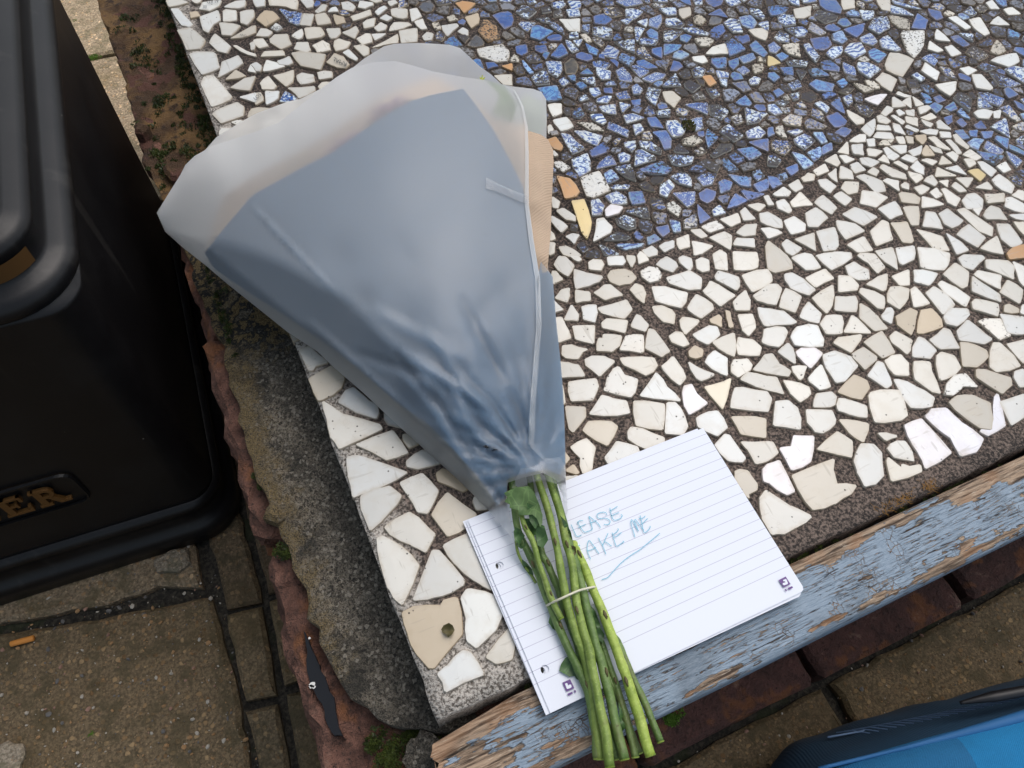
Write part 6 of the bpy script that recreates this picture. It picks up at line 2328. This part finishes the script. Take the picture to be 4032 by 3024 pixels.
# ================================================================== bag
bag = thing('cloth_bag', (.48, -.26, GZ), 'blue and navy fabric bag with mesh side pocket lying on the paving', 'bag')
def bag_local(u, v, z):     # u along the side facing the bench, v away from it
    a = math.radians(-11)
    return Vector(((.198 + u * math.cos(a) + v * math.sin(a)), -.104 + u * math.sin(a) - v * math.cos(a), z))
BL_, BW_, BH_ = .54, .34, .215
def bag_body():
    v, f, fm = [], [], []
    NU, NV = 44, 30
    e = .16
    def top_pt(i, j):
        s, t = i / NU * 2 - 1, j / NV * 2 - 1
        u, w_ = BL_ / 2 * (1 + s), BW_ / 2 * (1 + t)
        ds, dt = 1 - abs(s), 1 - abs(t)
        k = (1 - max(0, 1 - ds / .30) ** 2.2) * (1 - max(0, 1 - dt / .22) ** 2.4)
        k = max(0, k)
        h = BH_ * (.74 + .26 * k ** .55) * (.80 + .26 * u / BL_)
        # rounded plan corner
        cu = .07
        return u, w_, h + .004 * nz(u * 14, w_ * 14, 0) + .003 * nz(u * 40, w_ * 40, 1)
    for i in range(NU + 1):
        for j in range(NV + 1):
            u, w_, h = top_pt(i, j)
            # pull in the outline's corners
            s, t = i / NU * 2 - 1, j / NV * 2 - 1
            pull = max(0, abs(s) ** 6 * abs(t) ** 6) * .035
            u2 = u - math.copysign(pull, s); w2 = w_ - math.copysign(pull, t)
            v.append(bag_local(u2, w2, GZ + h))
    n = NV + 1
    for i in range(NU):
        for j in range(NV):
            f.append((i * n + j, i * n + j + 1, (i + 1) * n + j + 1, (i + 1) * n + j))
            u, t = (i + .5) / NU * BL_, (j + .5) / NV * BW_
            fm.append(0 if t < .012 else (1 if u < .175 + .12 * t + .004 * math.sin(j) else 2))
    # sides down to the ground, bulging
    ring = [(i, 0) for i in range(NU)] + [(NU, j) for j in range(NV)] + [(i, NV) for i in range(NU, 0, -1)] + [(0, j) for j in range(NV, 0, -1)]
    prev = [i * n + j for i, j in ring]
    for lvl in range(1, 7):
        t = lvl / 6
        cur = []
        for k, (i, j) in enumerate(ring):
            p = v[i * n + j]
            s, q = i / NU * 2 - 1, j / NV * 2 - 1
            bul = .022 * math.sin(math.pi * t * .9)
            if j == 0: d = bag_local(0, -1, 0) - bag_local(0, 0, 0)
            elif j == NV: d = bag_local(0, 1, 0) - bag_local(0, 0, 0)
            elif i == 0: d = bag_local(-1, 0, 0) - bag_local(0, 0, 0)
            else: d = bag_local(1, 0, 0) - bag_local(0, 0, 0)
            z = p.z + (GZ + .002 - p.z) * t
            wv = .004 * nz(p.x * 25, p.y * 25, t * 3)
            v.append(Vector((p.x, p.y, 0)) + d * (bul + wv - .015 * t * t) + Vector((0, 0, z)))
            cur.append(len(v) - 1)
        m_ = len(ring)
        for k in range(m_):
            f.append((prev[k], cur[k], cur[(k + 1) % m_], prev[(k + 1) % m_])); fm.append(0)
        prev = cur
    me = mesh('body', v, f, [MT['navy'], MT['midblue'], MT['brightblue']], True, fm)
    bm = bmesh.new(); bm.from_mesh(me); bmesh.ops.recalc_face_normals(bm, faces=bm.faces[:]); bm.to_mesh(me); bm.free()
    return me, top_pt
me, tp_ = bag_body()
put('body', me, bag, label='blue panel with navy sides')
# piping along the seam between side and top
P = []
for i in range(4, 44):
    u = i / 44 * BL_
    q = tp_(i, 1)
    P.append(bag_local(u, .012 + .003 * math.sin(u * 8), GZ + q[2] + .0030))
put('piping', mesh('piping', *tube(P, [.0018 + .0042 * min(1, max(0, (p - 6) / 12)) for p in range(len(P))], 10), MT['piping'], True), bag, label='rounded blue piping along the seam')
# mesh pocket on the side: elastic hem and threads
P = [bag_local(.09 + .30 * t, -.010 + .020 * t, GZ + .120 + .060 * t - .03 * math.sin(math.pi * t)) for t in [i / 20 for i in range(21)]]
put('pocket_hem', mesh('pocket_hem', *tube(P, .0010, 6), MT['thread'], True), bag)
acc = Acc()
for k in range(34):
    t = k / 33
    a = bag_local(.10 + .30 * t, -.012 + .018 * t, GZ + .122 + .060 * t - .03 * math.sin(math.pi * t))
    b = bag_local(.12 + .29 * t, -.004 + .008 * t, GZ + .150 + .045 * t)
    acc.add(tube([a, a.lerp(b, .5) + Vector((0, .002, .003)), b], .00045, 4))
put('pocket_mesh', acc.mesh('pocket_mesh', [MT['thread']]), bag, kind='stuff')
P = [at(3780, 2768, -.22), at(3860, 2752, -.215), at(3940, 2738, -.212), at(4060, 2716, -.21), at(4200, 2690, -.21)]
P = catmull(P, 6)
put('carry_strap', mesh('carry_strap', *tube(P, [.0015 + .0035 * min(1, i / 10) for i in range(len(P))], 12), MT['strap'], True), bag, label='glossy black strap')

# ================================================================== moss and dry tufts
def tuft(acc, p, r, n, rr, h=1.0, mi=0):
    for k in range(n):
        a, d = rr.uniform(0, 6.283), r * math.sqrt(rr.random())
        b = Vector((p[0] + d * math.cos(a), p[1] + d * math.sin(a), p[2] - .001 + .35 * r * (1 - (d / r) ** 2) * h))
        s = rr.uniform(.0007, .0018)
        o = Vector((rr.uniform(-1, 1), rr.uniform(-1, 1), rr.uniform(.6, 1.6))) * s * 1.3
        q = Vector((rr.uniform(-1, 1), rr.uniform(-1, 1), 0)).normalized() * s * .6
        w_ = Vector((-q.y, q.x, 0))
        acc.add(([b + q, b - q * .5 + w_, b - q * .5 - w_, b + o], [(0, 1, 3), (1, 2, 3), (2, 0, 3)]), mi)
acc = Acc()
mr = random.Random(31)
for k in range(150):
    y = mr.uniform(.55, 1.10)
    x = slab_x(y) - abs(mr.gauss(0, .008)) - .001
    tuft(acc, (x, y, led_z(x, y)), mr.uniform(.003, .008), 40, mr)
for k in range(120):
    y = mr.uniform(.60, .98)
    x = -.140 + .028 * nz(0, y, 0, 9) + mr.gauss(0, .006)
    if nz(x, y, 7, 14) > -.05 and x > -.158: tuft(acc, (x, y, led_z(x, y)), mr.uniform(.003, .009), 45, mr)
for k in range(60):
    y = mr.gauss(.70, .04)
    x = mr.gauss(-.125, .02)
    tuft(acc, (x, y, led_z(x, y)), mr.uniform(.003, .008), 40, mr)
for k in range(40):
    y = mr.uniform(.40, .56); x = max(-.136, -.128 - .01 * (y - .22) / .3 + mr.gauss(0, .004))
    tuft(acc, (x, y, led_z(x, y)), mr.uniform(.002, .005), 26, mr)
for px, py, r in ((1700, 2905, .010), (1660, 2985, .009), (1520, 2960, .010), (1560, 3000, .012), (1450, 2940, .007), (1610, 2900, .006), (1030, 1900, .006), (1120, 2180, .007)):
    p = at(px, py, -.050)
    for k in range(6): tuft(acc, (p.x + mr.gauss(0, r * .5), p.y + mr.gauss(0, r * .5), -.052), r * .6, 60, mr)
for k in range(90):      # the gap between slab and timber
    x = mr.uniform(-.06, .60)
    if nz(x * 9, 0, 0) > -.1: tuft(acc, (x, .0225 + mr.gauss(0, .001), -.010), mr.uniform(.002, .004), 26, mr)
put('moss', acc.mesh('moss', [MT['moss']]), label='dark green moss growing along the edges of the ledge and slab', cat='moss', kind='stuff')
acc = Acc()
for px, py, z, r in ((2652, 2828, -.34, .011), (2240, 905, .0, .0), (1180, 1460, -.4, 0)):
    if r: 
        p = at(px, py, z)
        for k in range(6): tuft(acc, (p.x + mr.gauss(0, r * .4), p.y + mr.gauss(0, r * .4), z), r * .6, 70, mr)
for (x, y) in ((-.278, 1.46), (-.25, 1.12), (-.30, 1.60), (-.27, 1.463)):
    for k in range(4): tuft(acc, (x + mr.gauss(0, .006), y + mr.gauss(0, .004), GZ), .007, 50, mr)
p = at(360, 2890, GZ)
tuft(acc, (p.x, p.y, GZ), .004, 30, mr)
put('bright_moss', acc.mesh('bright_moss', [MT['moss_bright']]), label='bright green moss specks in the paving and on the plinth brick', cat='moss', kind='stuff')
acc = Acc()
for px, py, n in ((3660, 1915, 26), (3640, 1905, 14), (3560, 1965, 30), (3530, 1985, 22), (3480, 2003, 20)):
    c = at(px, py, -.002)
    for k in range(n):
        a = mr.uniform(0, 6.283)
        L = mr.uniform(.002, .007)
        b = c + Vector((mr.gauss(0, .0045), mr.gauss(0, .0018), 0))
        acc.add(tube([b, b + Vector((math.cos(a), math.sin(a), .3)) * L * .5, b + Vector((math.cos(a + .4), math.sin(a + .4), .25)) * L], [.00022, .00016, .0001], 3, cap=False))
put('dry_moss', acc.mesh('dry_moss', [MT['dry_moss']]), label='orange dried moss tufts at the rim of the slab', cat='moss', kind='stuff')
p = at(2712, 495, .001)
acc = Acc()
tuft(acc, (p.x, p.y, .001), .009, 160, mr, 1.2)
put('moss_tuft', acc.mesh('moss_tuft', [MT['moss_olive']]), label='small olive moss tuft among the blue china pieces', cat='moss')
